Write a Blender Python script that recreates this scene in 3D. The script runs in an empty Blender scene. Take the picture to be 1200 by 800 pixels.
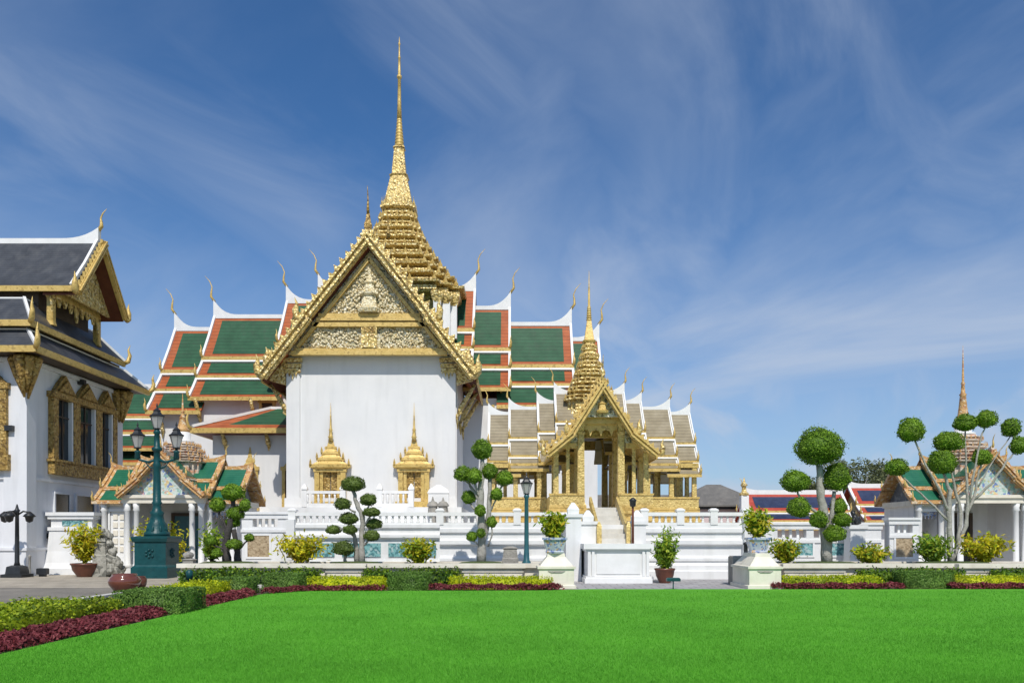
import bpy, math, random
import numpy as np
from mathutils import Vector, Matrix

random.seed(7)
rng = np.random.default_rng(7)
S = bpy.context.scene
COL = S.collection
PI = math.pi

# ------------------------------------------------------------------ camera, world, sun, exposure
EYE, FPX, HZ = 1.65, 1200 * 28 / 36, 628.0
cam_d = bpy.data.cameras.new("camera"); cam = bpy.data.objects.new("camera", cam_d); COL.objects.link(cam)
cam.location = (0, 0, EYE); cam.rotation_euler = (PI / 2, 0, 0)
cam_d.lens = 28; cam_d.sensor_width = 36; cam_d.shift_y = (HZ - 400) / 1200
cam_d.clip_start = 0.1; cam_d.clip_end = 6000
S.camera = cam

SUN_EL, SUN_AZ = math.radians(50), math.radians(5)
w = bpy.data.worlds.new("World"); S.world = w; w.use_nodes = True
nt = w.node_tree; nt.nodes.clear()
def N(tree, typ, **kw):
    n = tree.nodes.new(typ)
    for k, v in kw.items(): setattr(n, k, v)
    return n
L = nt.links.new
sky = N(nt, 'ShaderNodeTexSky', sky_type='NISHITA'); sky.sun_disc = False
sky.sun_elevation = SUN_EL; sky.sun_rotation = PI - SUN_AZ
sky.air_density = 1.0; sky.dust_density = 0.6; sky.ozone_density = 3.0; sky.altitude = 0
tc = N(nt, 'ShaderNodeTexCoord'); sep = N(nt, 'ShaderNodeSeparateXYZ'); L(tc.outputs['Generated'], sep.inputs[0])
zz = N(nt, 'ShaderNodeMath', operation='MAXIMUM'); L(sep.outputs['Z'], zz.inputs[0]); zz.inputs[1].default_value = 0.0
za = N(nt, 'ShaderNodeMath', operation='ADD'); L(zz.outputs[0], za.inputs[0]); za.inputs[1].default_value = 0.22
dx = N(nt, 'ShaderNodeMath', operation='DIVIDE'); L(sep.outputs['X'], dx.inputs[0]); L(za.outputs[0], dx.inputs[1])
dy = N(nt, 'ShaderNodeMath', operation='DIVIDE'); L(sep.outputs['Y'], dy.inputs[0]); L(za.outputs[0], dy.inputs[1])
comb = N(nt, 'ShaderNodeCombineXYZ'); L(dx.outputs[0], comb.inputs[0]); L(dy.outputs[0], comb.inputs[1])
def cloud_layer(rot, sx, sy, scale, lo, hi, off, detail=7, dist=0.35):
    rv = N(nt, 'ShaderNodeVectorRotate', rotation_type='Z_AXIS'); rv.inputs['Angle'].default_value = math.radians(rot)
    L(comb.outputs[0], rv.inputs['Vector'])
    mp = N(nt, 'ShaderNodeMapping'); L(rv.outputs[0], mp.inputs['Vector'])
    mp.inputs['Location'].default_value = (off, off * .37, off * .7); mp.inputs['Scale'].default_value = (sx, sy, 1)
    nz = N(nt, 'ShaderNodeTexNoise'); L(mp.outputs[0], nz.inputs['Vector'])
    nz.inputs['Scale'].default_value = scale; nz.inputs['Detail'].default_value = detail
    nz.inputs['Roughness'].default_value = 0.55; nz.inputs['Distortion'].default_value = dist
    mr = N(nt, 'ShaderNodeMapRange', interpolation_type='SMOOTHSTEP'); L(nz.outputs[0], mr.inputs['Value'])
    mr.inputs['From Min'].default_value = lo - .08; mr.inputs['From Max'].default_value = hi - .06
    return mr.outputs[0]
c1 = cloud_layer(-40, 1.0, 0.40, 1.15, 0.47, 0.88, 5.3, 9, 0.55)
c2 = cloud_layer(24, 1.2, 0.46, 2.3, 0.42, 0.90, 9.3, 10, 0.9)
c3 = cloud_layer(0, 0.9, 0.5, 0.9, 0.30, 0.60, 2.2, 3, 0.2)
m12 = N(nt, 'ShaderNodeMath', operation='MULTIPLY'); L(c2, m12.inputs[0]); L(c3, m12.inputs[1])
mx = N(nt, 'ShaderNodeMath', operation='MAXIMUM'); L(c1, mx.inputs[0]); L(m12.outputs[0], mx.inputs[1])
# thin high veil thickens to the right (east) side of this view and towards the horizon
side = N(nt, 'ShaderNodeMapRange', interpolation_type='SMOOTHSTEP'); L(sep.outputs['X'], side.inputs['Value'])
side.inputs['From Min'].default_value = -0.42; side.inputs['From Max'].default_value = 0.35
side.inputs['To Min'].default_value = 0.50; side.inputs['To Max'].default_value = 0.76
mc = N(nt, 'ShaderNodeMath', operation='MULTIPLY'); L(mx.outputs[0], mc.inputs[0]); L(side.outputs[0], mc.inputs[1])
hzn = N(nt, 'ShaderNodeMapRange', interpolation_type='SMOOTHSTEP'); L(sep.outputs['Z'], hzn.inputs['Value'])
hzn.inputs['From Min'].default_value = 0.0; hzn.inputs['From Max'].default_value = 0.42
hzn.inputs['To Min'].default_value = 0.50; hzn.inputs['To Max'].default_value = 0.0
mh = N(nt, 'ShaderNodeMath', operation='ADD', use_clamp=True); L(mc.outputs[0], mh.inputs[0]); L(hzn.outputs[0], mh.inputs[1])
tint = N(nt, 'ShaderNodeMix', data_type='RGBA', blend_type='MULTIPLY'); tint.inputs[0].default_value = 1.0
L(sky.outputs[0], tint.inputs[6]); tint.inputs[7].default_value = (0.46, 0.77, 1.04, 1)
mixc = N(nt, 'ShaderNodeMix', data_type='RGBA'); L(mh.outputs[0], mixc.inputs[0]); L(tint.outputs[2], mixc.inputs[6])
mixc.inputs[7].default_value = (4.7, 5.4, 6.6, 1)
bg = N(nt, 'ShaderNodeBackground'); L(mixc.outputs[2], bg.inputs['Color']); bg.inputs['Strength'].default_value = 0.098
L(bg.outputs[0], N(nt, 'ShaderNodeOutputWorld').inputs[0])

sd = bpy.data.lights.new("sun", 'SUN'); sun = bpy.data.objects.new("sun", sd); COL.objects.link(sun)
sd.energy = 3.5; sd.angle = math.radians(0.53); sd.color = (1.0, 0.95, 0.87)
sv = Vector((math.sin(SUN_AZ) * math.cos(SUN_EL), -math.cos(SUN_AZ) * math.cos(SUN_EL), math.sin(SUN_EL)))
sun.rotation_euler = sv.to_track_quat('Z', 'Y').to_euler()
S.view_settings.view_transform = 'Standard'; S.view_settings.look = 'None'
S.view_settings.exposure = 0.16; S.view_settings.gamma = 1.0; S.view_settings.use_curve_mapping = False

# measuring helpers: photo column / row at a known distance -> metres
def X(px, Y): return (px - 600) / FPX * Y
def Z(py, Y): return EYE + (HZ - py) / FPX * Y

# ------------------------------------------------------------------ materials
MAT = {}
def mat(name, lo, hi, rough=0.6, metal=0.0, scale=3.0, bump=0.0, bscale=20.0, detail=5, rows=0.0, spec=0.4, stain=None, tex='noise', vor=None, coat=0.0, joints=None):
    m = bpy.data.materials.new(name); m.use_nodes = True; t = m.node_tree; b = t.nodes['Principled BSDF']
    b.inputs['Roughness'].default_value = rough; b.inputs['Metallic'].default_value = metal
    b.inputs['Specular IOR Level'].default_value = spec; b.inputs['Coat Weight'].default_value = coat
    c = N(t, 'ShaderNodeTexCoord'); k = t.links.new
    nz = N(t, 'ShaderNodeTexNoise'); k(c.outputs['Object'], nz.inputs['Vector'])
    nz.inputs['Scale'].default_value = scale; nz.inputs['Detail'].default_value = detail; nz.inputs['Roughness'].default_value = 0.6
    r = N(t, 'ShaderNodeMapRange'); k(nz.outputs[0], r.inputs['Value']); r.inputs['From Min'].default_value = 0.3; r.inputs['From Max'].default_value = 0.7
    mix = N(t, 'ShaderNodeMix', data_type='RGBA'); k(r.outputs[0], mix.inputs[0])
    mix.inputs[6].default_value = (*lo, 1); mix.inputs[7].default_value = (*hi, 1)
    out = mix.outputs[2]
    if vor:   # (scale, colour, threshold): mosaic cells; on carved golds dark cells paint in crevice shade
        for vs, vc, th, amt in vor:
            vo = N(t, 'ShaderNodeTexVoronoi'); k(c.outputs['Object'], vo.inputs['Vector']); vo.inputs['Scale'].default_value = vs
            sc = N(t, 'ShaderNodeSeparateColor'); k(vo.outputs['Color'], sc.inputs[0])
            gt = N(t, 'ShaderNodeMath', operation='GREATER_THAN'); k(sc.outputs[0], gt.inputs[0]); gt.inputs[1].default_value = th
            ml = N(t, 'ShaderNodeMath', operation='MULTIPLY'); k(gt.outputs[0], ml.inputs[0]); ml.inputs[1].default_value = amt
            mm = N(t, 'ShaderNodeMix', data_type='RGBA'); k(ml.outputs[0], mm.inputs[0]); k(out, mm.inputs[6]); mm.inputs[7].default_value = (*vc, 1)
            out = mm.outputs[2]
    if stain:  # weather streaks running down: (colour, amount)
        mp = N(t, 'ShaderNodeMapping'); k(c.outputs['Object'], mp.inputs['Vector']); mp.inputs['Scale'].default_value = (1.6, 1.6, 0.22)
        n2 = N(t, 'ShaderNodeTexNoise'); k(mp.outputs[0], n2.inputs['Vector']); n2.inputs['Scale'].default_value = 1.5; n2.inputs['Detail'].default_value = 8
        r2 = N(t, 'ShaderNodeMapRange'); k(n2.outputs[0], r2.inputs['Value']); r2.inputs['From Min'].default_value = 0.5; r2.inputs['From Max'].default_value = 0.8
        r2.inputs['To Max'].default_value = stain[1]
        m2 = N(t, 'ShaderNodeMix', data_type='RGBA'); k(r2.outputs[0], m2.inputs[0]); k(out, m2.inputs[6]); m2.inputs[7].default_value = (*stain[0], 1)
        out = m2.outputs[2]
    if joints:  # paving slabs: (slab length, colour of joints)
        bt = N(t, 'ShaderNodeTexBrick'); k(c.outputs['Object'], bt.inputs['Vector']); bt.inputs['Scale'].default_value = 1.0
        bt.inputs['Brick Width'].default_value = joints[0]; bt.inputs['Row Height'].default_value = joints[0]; bt.offset = 0.5
        bt.inputs['Mortar Size'].default_value = 0.02; bt.inputs['Color1'].default_value = (1, 1, 1, 1); bt.inputs['Color2'].default_value = (.82, .81, .80, 1); bt.inputs['Mortar'].default_value = (.45, .44, .42, 1)
        mj = N(t, 'ShaderNodeMix', data_type='RGBA', blend_type='MULTIPLY'); mj.inputs[0].default_value = 1.0; k(out, mj.inputs[6]); k(bt.outputs['Color'], mj.inputs[7]); out = mj.outputs[2]
    hgt = None
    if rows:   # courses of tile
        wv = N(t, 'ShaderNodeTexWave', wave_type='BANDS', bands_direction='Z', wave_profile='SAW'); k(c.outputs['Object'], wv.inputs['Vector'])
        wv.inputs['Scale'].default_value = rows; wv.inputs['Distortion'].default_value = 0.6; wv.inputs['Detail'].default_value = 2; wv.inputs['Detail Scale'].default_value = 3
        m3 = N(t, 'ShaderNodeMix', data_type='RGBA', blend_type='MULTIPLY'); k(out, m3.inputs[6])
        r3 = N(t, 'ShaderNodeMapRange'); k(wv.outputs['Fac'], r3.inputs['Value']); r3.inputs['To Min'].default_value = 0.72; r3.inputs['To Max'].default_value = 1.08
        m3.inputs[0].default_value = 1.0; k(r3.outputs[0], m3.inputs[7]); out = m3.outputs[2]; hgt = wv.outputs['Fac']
    k(out, b.inputs['Base Color'])
    if bump:
        n3 = N(t, 'ShaderNodeTexNoise'); k(c.outputs['Object'], n3.inputs['Vector']); n3.inputs['Scale'].default_value = bscale; n3.inputs['Detail'].default_value = 4
        bp = N(t, 'ShaderNodeBump'); bp.inputs['Strength'].default_value = bump; bp.inputs['Distance'].default_value = 0.06
        if tex == 'carved':
            v3 = N(t, 'ShaderNodeTexVoronoi'); k(c.outputs['Object'], v3.inputs['Vector']); v3.inputs['Scale'].default_value = bscale
            k(v3.outputs['Distance'], bp.inputs['Height'])
        else:
            k(hgt if hgt else n3.outputs[0], bp.inputs['Height'])
        k(bp.outputs[0], b.inputs['Normal'])
    MAT[name] = m
    return m

def leafmat(name, cols, trans=0.25, rough=0.55, ns=2.2, nlo=.65, nhi=1.3):
    m = bpy.data.materials.new(name); m.use_nodes = True; t = m.node_tree; b = t.nodes['Principled BSDF']; k = t.links.new
    g = N(t, 'ShaderNodeNewGeometry'); rp = N(t, 'ShaderNodeValToRGB'); k(g.outputs['Random Per Island'], rp.inputs[0])
    e = rp.color_ramp.elements
    while len(e) < len(cols): e.new(0.5)
    for i, cc in enumerate(cols):
        e[i].position = i / (len(cols) - 1); e[i].color = (*cc, 1)
    c = N(t, 'ShaderNodeTexCoord'); nz = N(t, 'ShaderNodeTexNoise'); k(c.outputs['Object'], nz.inputs['Vector']); nz.inputs['Scale'].default_value = ns; nz.inputs['Detail'].default_value = 4
    r = N(t, 'ShaderNodeMapRange'); k(nz.outputs[0], r.inputs['Value']); r.inputs['From Min'].default_value = .3; r.inputs['From Max'].default_value = .7
    r.inputs['To Min'].default_value = nlo; r.inputs['To Max'].default_value = nhi
    mm = N(t, 'ShaderNodeMix', data_type='RGBA', blend_type='MULTIPLY'); mm.inputs[0].default_value = 1; k(rp.outputs[0], mm.inputs[6]); k(r.outputs[0], mm.inputs[7])
    k(mm.outputs[2], b.inputs['Base Color']); b.inputs['Roughness'].default_value = rough; b.inputs['Specular IOR Level'].default_value = 0.3
    tr = N(t, 'ShaderNodeBsdfTranslucent'); k(mm.outputs[2], tr.inputs[0])
    ms = N(t, 'ShaderNodeMixShader'); ms.inputs[0].default_value = trans
    k(b.outputs[0], ms.inputs[1]); k(tr.outputs[0], ms.inputs[2]); k(ms.outputs[0], t.nodes['Material Output'].inputs[0])
    MAT[name] = m

mat('white', (.68, .68, .68), (.79, .79, .78), rough=.7, scale=.8, bump=.06, bscale=12, stain=((.50, .50, .47), .5))
mat('hallwhite', (.67, .67, .67), (.74, .735, .725), rough=.7, scale=.5, bump=.06, bscale=8, stain=((.54, .54, .53), .38))
mat('shadewhite', (.66, .67, .69), (.74, .74, .76), rough=.75, scale=.7, bump=.05, bscale=10, stain=((.48, .48, .49), .45))  # slight cool grey tint puts the wing's shade into its plaster
mat('trimwhite', (.73, .725, .71), (.82, .815, .80), rough=.5, scale=2, stain=((.60, .59, .56), .3))
mat('gold', (.52, .36, .10), (.74, .56, .22), rough=.42, metal=.2, scale=5, bump=.9, bscale=7, tex='carved', vor=[(9, (.20, .115, .025), .76, .8), (12, (.88, .76, .44), .84, .65)], spec=.5)  # brown cells put the dark of carved crevices into the colour
mat('goldsmooth', (.54, .37, .10), (.70, .50, .175), rough=.44, metal=.2, scale=3, bump=.35, bscale=18, spec=.5, vor=[(10, (.30, .19, .05), .86, .55)])
mat('palegold', (.54, .40, .13), (.70, .53, .21), rough=.45, metal=.2, scale=4, bump=.4, bscale=12, tex='carved', vor=[(13, (.30, .19, .05), .82, .55)])
mat('darkgold', (.26, .155, .035), (.44, .29, .085), rough=.5, metal=.25, scale=4, bump=.7, bscale=9, tex='carved', vor=[(10, (.10, .055, .015), .74, .7), (12, (.55, .40, .15), .84, .6)])
mat('mosaic', (.50, .43, .24), (.62, .55, .34), rough=.4, metal=.1, scale=6, bump=.5, bscale=10, tex='carved', vor=[(9, (.74, .71, .60), .62, .8), (11, (.10, .09, .05), .82, .85), (7, (.32, .22, .06), .84, .7)])
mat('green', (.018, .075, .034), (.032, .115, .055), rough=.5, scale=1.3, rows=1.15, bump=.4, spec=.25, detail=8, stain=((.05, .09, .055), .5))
mat('brightgreen', (.012, .12, .065), (.03, .17, .095), rough=.3, scale=2.2, rows=3.2, bump=.35, spec=.5)
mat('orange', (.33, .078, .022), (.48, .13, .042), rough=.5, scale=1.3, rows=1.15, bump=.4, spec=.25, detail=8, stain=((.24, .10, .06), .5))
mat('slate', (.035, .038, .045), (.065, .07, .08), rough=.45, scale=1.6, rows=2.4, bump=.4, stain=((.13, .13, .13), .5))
mat('zinc', (.25, .205, .13), (.34, .285, .19), rough=.5, scale=1.8, rows=1.9, bump=.35, stain=((.43, .37, .27), .5), spec=.2)
mat('navytile', (.02, .028, .07), (.035, .05, .11), rough=.4, scale=2, rows=2.2, bump=.3)
mat('redtile', (.38, .05, .03), (.50, .085, .05), rough=.4, scale=2, rows=2.2, bump=.3)
mat('ochre', (.46, .25, .085), (.62, .38, .16), rough=.5, scale=7, bump=.4, bscale=12, tex='carved', vor=[(11, (.66, .58, .45), .80, .65), (9, (.34, .12, .05), .82, .6)])
mat('ceramic', (.42, .52, .50), (.60, .65, .61), rough=.3, scale=5, bump=.4, bscale=9, tex='carved', vor=[(9, (.10, .17, .46), .82, .8), (10, (.66, .54, .20), .82, .8), (8, (.22, .42, .36), .78, .7), (11, (.62, .34, .24), .88, .7)])
mat('darkceramic', (.10, .12, .14), (.17, .19, .21), rough=.4, scale=5, vor=[(5, (.30, .32, .33), .75, .7)])
mat('pinkmosaic', (.58, .46, .36), (.70, .60, .50), rough=.5, scale=5, bump=.4, bscale=10, tex='carved', vor=[(6, (.55, .22, .10), .80, .7), (8, (.30, .30, .28), .82, .7)])
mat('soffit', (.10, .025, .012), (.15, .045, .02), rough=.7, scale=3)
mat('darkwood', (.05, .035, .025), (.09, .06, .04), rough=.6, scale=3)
mat('glass', (.012, .018, .022), (.02, .028, .035), rough=.12, scale=1, spec=.6)
mat('darkvoid', (.03, .03, .03), (.05, .05, .05), rough=.8)
mat('teal', (.002, .045, .050), (.006, .070, .075), rough=.42, scale=5, bump=.15, bscale=14, spec=.35, stain=((.02, .06, .06), .5))
mat('slimteal', (.02, .09, .11), (.03, .13, .15), rough=.35, scale=4, spec=.6)
mat('iron', (.012, .014, .016), (.025, .027, .03), rough=.45, scale=5, spec=.5)
mat('lampglass', (.80, .80, .78), (.88, .88, .86), rough=.15, scale=2, spec=.6)
mat('marble', (.70, .64, .53), (.82, .77, .66), rough=.6, scale=2.5, bump=.1, bscale=12, stain=((.44, .41, .33), .5))
mat('greystone', (.22, .21, .19), (.36, .34, .30), rough=.8, scale=4, bump=.5, bscale=14)
mat('statuestone', (.24, .23, .19), (.44, .42, .36), rough=.9, scale=4, bump=.9, bscale=7, vor=[(5, (.09, .09, .075), .70, .75)])
mat('terracotta', (.10, .035, .022), (.17, .06, .035), rough=.35, scale=4, bump=.1, bscale=20, spec=.5)
mat('glazedpot', (.12, .032, .015), (.18, .055, .03), rough=.14, scale=4, spec=.6, coat=.6)
mat('bluepot', (.40, .44, .54), (.56, .58, .64), rough=.25, scale=3, vor=[(16, (.10, .16, .42), .66, .8), (14, (.60, .36, .14), .86, .8)])
mat('grille', (.14, .34, .35), (.24, .46, .45), rough=.4, scale=6, vor=[(14, (.05, .15, .17), .55, .8), (11, (.50, .60, .58), .82, .6)])
mat('lattice', (.36, .27, .16), (.46, .36, .23), rough=.6, scale=6, bump=.4, bscale=10, tex='carved', vor=[(12, (.22, .15, .08), .75, .6)])
mat('bark', (.26, .24, .21), (.42, .40, .36), rough=.85, scale=6, bump=.5, bscale=16)
mat('darkbark', (.035, .032, .03), (.075, .065, .06), rough=.85, scale=6, bump=.5, bscale=16)
mat('soil', (.05, .035, .022), (.09, .065, .045), rough=.95, scale=8, bump=.5, bscale=30)
mat('moss', (.05, .075, .02), (.09, .12, .035), rough=.9, scale=8, bump=.6, bscale=40)
mat('paving', (.34, .30, .24), (.50, .44, .35), rough=.85, scale=.9, bump=.15, bscale=25, stain=((.22, .20, .17), .5), joints=(.8,))
mat('asphalt', (.17, .155, .135), (.25, .225, .19), rough=.9, scale=.8, bump=.3, bscale=60, detail=8)
mat('greypath', (.33, .32, .33), (.47, .45, .45), rough=.85, scale=1.2, bump=.15, bscale=25, joints=(.6,))
mat('kerbstone', (.52, .50, .45), (.64, .62, .57), rough=.8, scale=3, bump=.15, bscale=20)
mat('pinkwall', (.60, .48, .48), (.68, .56, .55), rough=.8, scale=1)
mat('greyroof', (.10, .095, .09), (.17, .16, .145), rough=.7, scale=.9, stain=((.24, .22, .19), .5))
mat('turf', (.10, .36, .028), (.14, .43, .038), rough=.95, scale=.45, bump=.5, bscale=90, detail=9, spec=.1)
mat('creamgold', (.60, .51, .30), (.78, .71, .52), rough=.4, metal=.1, scale=5, bump=.5, bscale=14, tex='carved', vor=[(13, (.20, .15, .06), .82, .7), (15, (.62, .44, .14), .80, .6)])
leafmat('grassblade', [(.12, .39, .03), (.15, .47, .038), (.19, .54, .05)], .5, .7, .45, .82, 1.12)
leafmat('topiaryleaf', [(.075, .15, .012), (.16, .29, .02), (.27, .42, .035)], .35)
leafmat('mossytopiary', [(.07, .11, .025), (.13, .19, .035), (.19, .26, .05)], .3)
leafmat('darkhedge', [(.03, .075, .008), (.09, .19, .012), (.26, .38, .02)], .3)
leafmat('boxhedge', [(.085, .165, .03), (.13, .235, .04), (.18, .31, .055)], .3)
leafmat('limehedge', [(.22, .32, .010), (.48, .55, .012), (.65, .66, .018)], .35)
leafmat('olivehedge', [(.08, .15, .008), (.26, .36, .014), (.48, .54, .03)], .3)
leafmat('purpleleaf', [(.11, .018, .022), (.20, .038, .046), (.30, .075, .08)], .3)
leafmat('croton', [(.09, .20, .014), (.24, .36, .016), (.50, .50, .018), (.40, .46, .02), (.60, .42, .03)], .35)
leafmat('goldcroton', [(.20, .32, .014), (.55, .52, .018), (.68, .58, .016), (.40, .44, .016), (.62, .40, .03)], .35)
leafmat('potgreen', [(.10, .21, .018), (.22, .36, .025), (.44, .50, .04)], .35)
leafmat('farleaf', [(.09, .11, .05), (.14, .165, .07), (.20, .22, .10)], .3)
_t = MAT['lampglass'].node_tree; _tr = N(_t,'ShaderNodeBsdfTranslucent'); _tr.inputs[0].default_value = (.95,.93,.9,1)
_m = N(_t,'ShaderNodeMixShader'); _m.inputs[0].default_value = .7; _t.links.new(_t.nodes['Principled BSDF'].outputs[0],_m.inputs[1]); _t.links.new(_tr.outputs[0],_m.inputs[2]); _t.links.new(_m.outputs[0],_t.nodes['Material Output'].inputs[0])

# ------------------------------------------------------------------ mesh builder
ORG = {}
class MB:
    def __init__(s): s.V = []; s.F = []; s.n = 0; s.sm = []; s.cut = []
    def add(s, vs, fs, smooth=False):
        s.cut.append((s.n, len(s.F))); s.V.extend([tuple(v) for v in vs]); s.F.extend([tuple(i + s.n for i in f) for f in fs]); s.sm.extend([smooth] * len(fs)); s.n += len(vs); return s
    def box(s, x0, x1, y0, y1, z0, z1):
        return s.add([(x0,y0,z0),(x1,y0,z0),(x1,y1,z0),(x0,y1,z0),(x0,y0,z1),(x1,y0,z1),(x1,y1,z1),(x0,y1,z1)],
                     [(0,3,2,1),(4,5,6,7),(0,1,5,4),(1,2,6,5),(2,3,7,6),(3,0,4,7)])
    def cbox(s, cx, cy, hx, hy, z0, z1): return s.box(cx-hx, cx+hx, cy-hy, cy+hy, z0, z1)
    def bevbox(s, x0, x1, y0, y1, z0, z1, b=.02):
        return s.loftrect((x0+x1)/2, (y0+y1)/2, [(z0, (x1-x0)/2, (y1-y0)/2), (z1-b, (x1-x0)/2, (y1-y0)/2), (z1, (x1-x0)/2-b, (y1-y0)/2-b)])
    def loftrect(s, cx, cy, prof):
        vs = []; fs = []
        for z, hx, hy in prof: vs += [(cx-hx,cy-hy,z),(cx+hx,cy-hy,z),(cx+hx,cy+hy,z),(cx-hx,cy+hy,z)]
        for i in range(len(prof)-1):
            a = 4*i
            for k in range(4): fs.append((a+k, a+(k+1)%4, a+4+(k+1)%4, a+4+k))
        fs.append((3,2,1,0)); e = 4*(len(prof)-1); fs.append((e,e+1,e+2,e+3))
        return s.add(vs, fs)
    def loft(s, cx, cy, plan, prof, smooth=False):     # plan: list of unit xy points, prof: (z, half)
        n = len(plan); vs = []; fs = []
        for z, h in prof: vs += [(cx+p[0]*h, cy+p[1]*h, z) for p in plan]
        for i in range(len(prof)-1):
            a = n*i
            for k in range(n): fs.append((a+k, a+(k+1)%n, a+n+(k+1)%n, a+n+k))
        fs.append(tuple(range(n-1,-1,-1))); e = n*(len(prof)-1); fs.append(tuple(range(e, e+n)))
        return s.add(vs, fs, smooth)
    def lathe(s, cx, cy, prof, n=16, smooth=True):
        return s.loft(cx, cy, [(math.cos(2*PI*k/n), math.sin(2*PI*k/n)) for k in range(n)], prof, smooth)
    def poly(s, pts, ext):       # planar polygon extruded by vector ext
        n = len(pts); e = Vector(ext); A = [Vector(p) for p in pts]; B = [p+e for p in A]
        fs = [tuple(range(n)), tuple(range(2*n-1, n-1, -1))] + [(k, n+k, n+(k+1)%n, (k+1)%n) for k in range(n)]
        return s.add(A+B, fs)
    def tube(s, pts, rads, n=7, smooth=True):
        P = [Vector(p) for p in pts]; vs = []; fs = []
        ref = Vector((0.3, 1, 0.2))
        for i, p in enumerate(P):
            d = (P[min(i+1,len(P)-1)] - P[max(i-1,0)]).normalized()
            a = d.cross(ref).normalized(); b = d.cross(a)
            for k in range(n):
                t = 2*PI*k/n; vs.append(p + (a*math.cos(t)+b*math.sin(t))*rads[i])
        for i in range(len(P)-1):
            for k in range(n): fs.append((i*n+k, i*n+(k+1)%n, (i+1)*n+(k+1)%n, (i+1)*n+k))
        fs.append(tuple(range(n-1,-1,-1))); e = n*(len(P)-1); fs.append(tuple(range(e, e+n)))
        return s.add(vs, fs, smooth)
    def beam(s, p0, p1, wid, hgt, up=(0,0,1)):   # rectangular bar
        p0, p1 = Vector(p0), Vector(p1); d = (p1-p0).normalized(); u = Vector(up); side = d.cross(u).normalized(); u = side.cross(d)
        vs = []
        for p in (p0, p1):
            for a, b in ((-1,-1),(1,-1),(1,1),(-1,1)): vs.append(p + side*a*wid/2 + u*b*hgt/2)
        return s.add(vs, [(0,3,2,1),(4,5,6,7),(0,1,5,4),(1,2,6,5),(2,3,7,6),(3,0,4,7)])
    def each(s, name, m, parent=None):        # every added piece becomes a part of its own
        for i, (v0, f0) in enumerate(s.cut):
            v1, f1 = s.cut[i+1] if i+1 < len(s.cut) else (s.n, len(s.F))
            q = MB(); q.add(s.V[v0:v1], [tuple(a-v0 for a in f) for f in s.F[f0:f1]]); q.sm = s.sm[f0:f1]; q.build(name, m, parent)
    def build(s, name, m, parent=None, bevel=0.0):
        me = bpy.data.meshes.new(name); o = Vector(ORG.get(parent.name, (0,0,0))) if parent else Vector((0,0,0))
        me.from_pydata([(v[0]-o.x, v[1]-o.y, v[2]-o.z) for v in s.V], [], s.F)
        me.polygons.foreach_set('use_smooth', s.sm); me.materials.append(MAT[m]); me.update()
        ob = bpy.data.objects.new(name, me); COL.objects.link(ob)
        if parent: ob.parent = parent; ORG[ob.name] = tuple(o)
        if bevel:
            bv = ob.modifiers.new('bevel', 'BEVEL'); bv.width = bevel; bv.segments = 2; bv.limit_method = 'ANGLE'
        return ob

def fromarr(name, V, F4, m, parent=None, F3=None):
    """numpy mesh: V (n,3), F4 (k,4)"""
    o = np.array(ORG.get(parent.name, (0,0,0))) if parent else np.zeros(3)
    me = bpy.data.meshes.new(name); V = (V - o).astype(np.float32)
    k = F4.shape[1]
    me.vertices.add(len(V)); me.vertices.foreach_set('co', V.ravel())
    me.loops.add(F4.size); me.loops.foreach_set('vertex_index', F4.astype(np.int32).ravel())
    me.polygons.add(len(F4)); me.polygons.foreach_set('loop_start', np.arange(0, F4.size, k, dtype=np.int32))
    me.update(calc_edges=True); me.materials.append(MAT[m])
    ob = bpy.data.objects.new(name, me); COL.objects.link(ob)
    if parent: ob.parent = parent; ORG[ob.name] = tuple(o)
    return ob

def tag(o, label=None, cat=None, group=None, kind=None):
    if label: o['label'] = label
    if cat: o['category'] = cat
    if group: o['group'] = group
    if kind: o['kind'] = kind
    return o
def thing(name, label, cat, loc, group=None):
    o = bpy.data.objects.new(name, None); COL.objects.link(o); o.location = loc; o.empty_display_size = .3
    ORG[o.name] = tuple(loc); return tag(o, label, cat, group)
def struct(o): o['kind'] = 'structure'; return o
def inst(src, name, parent, off):
    o = src.copy(); o.name = name; COL.objects.link(o); o.parent = parent; o.location = off; return o

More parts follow.
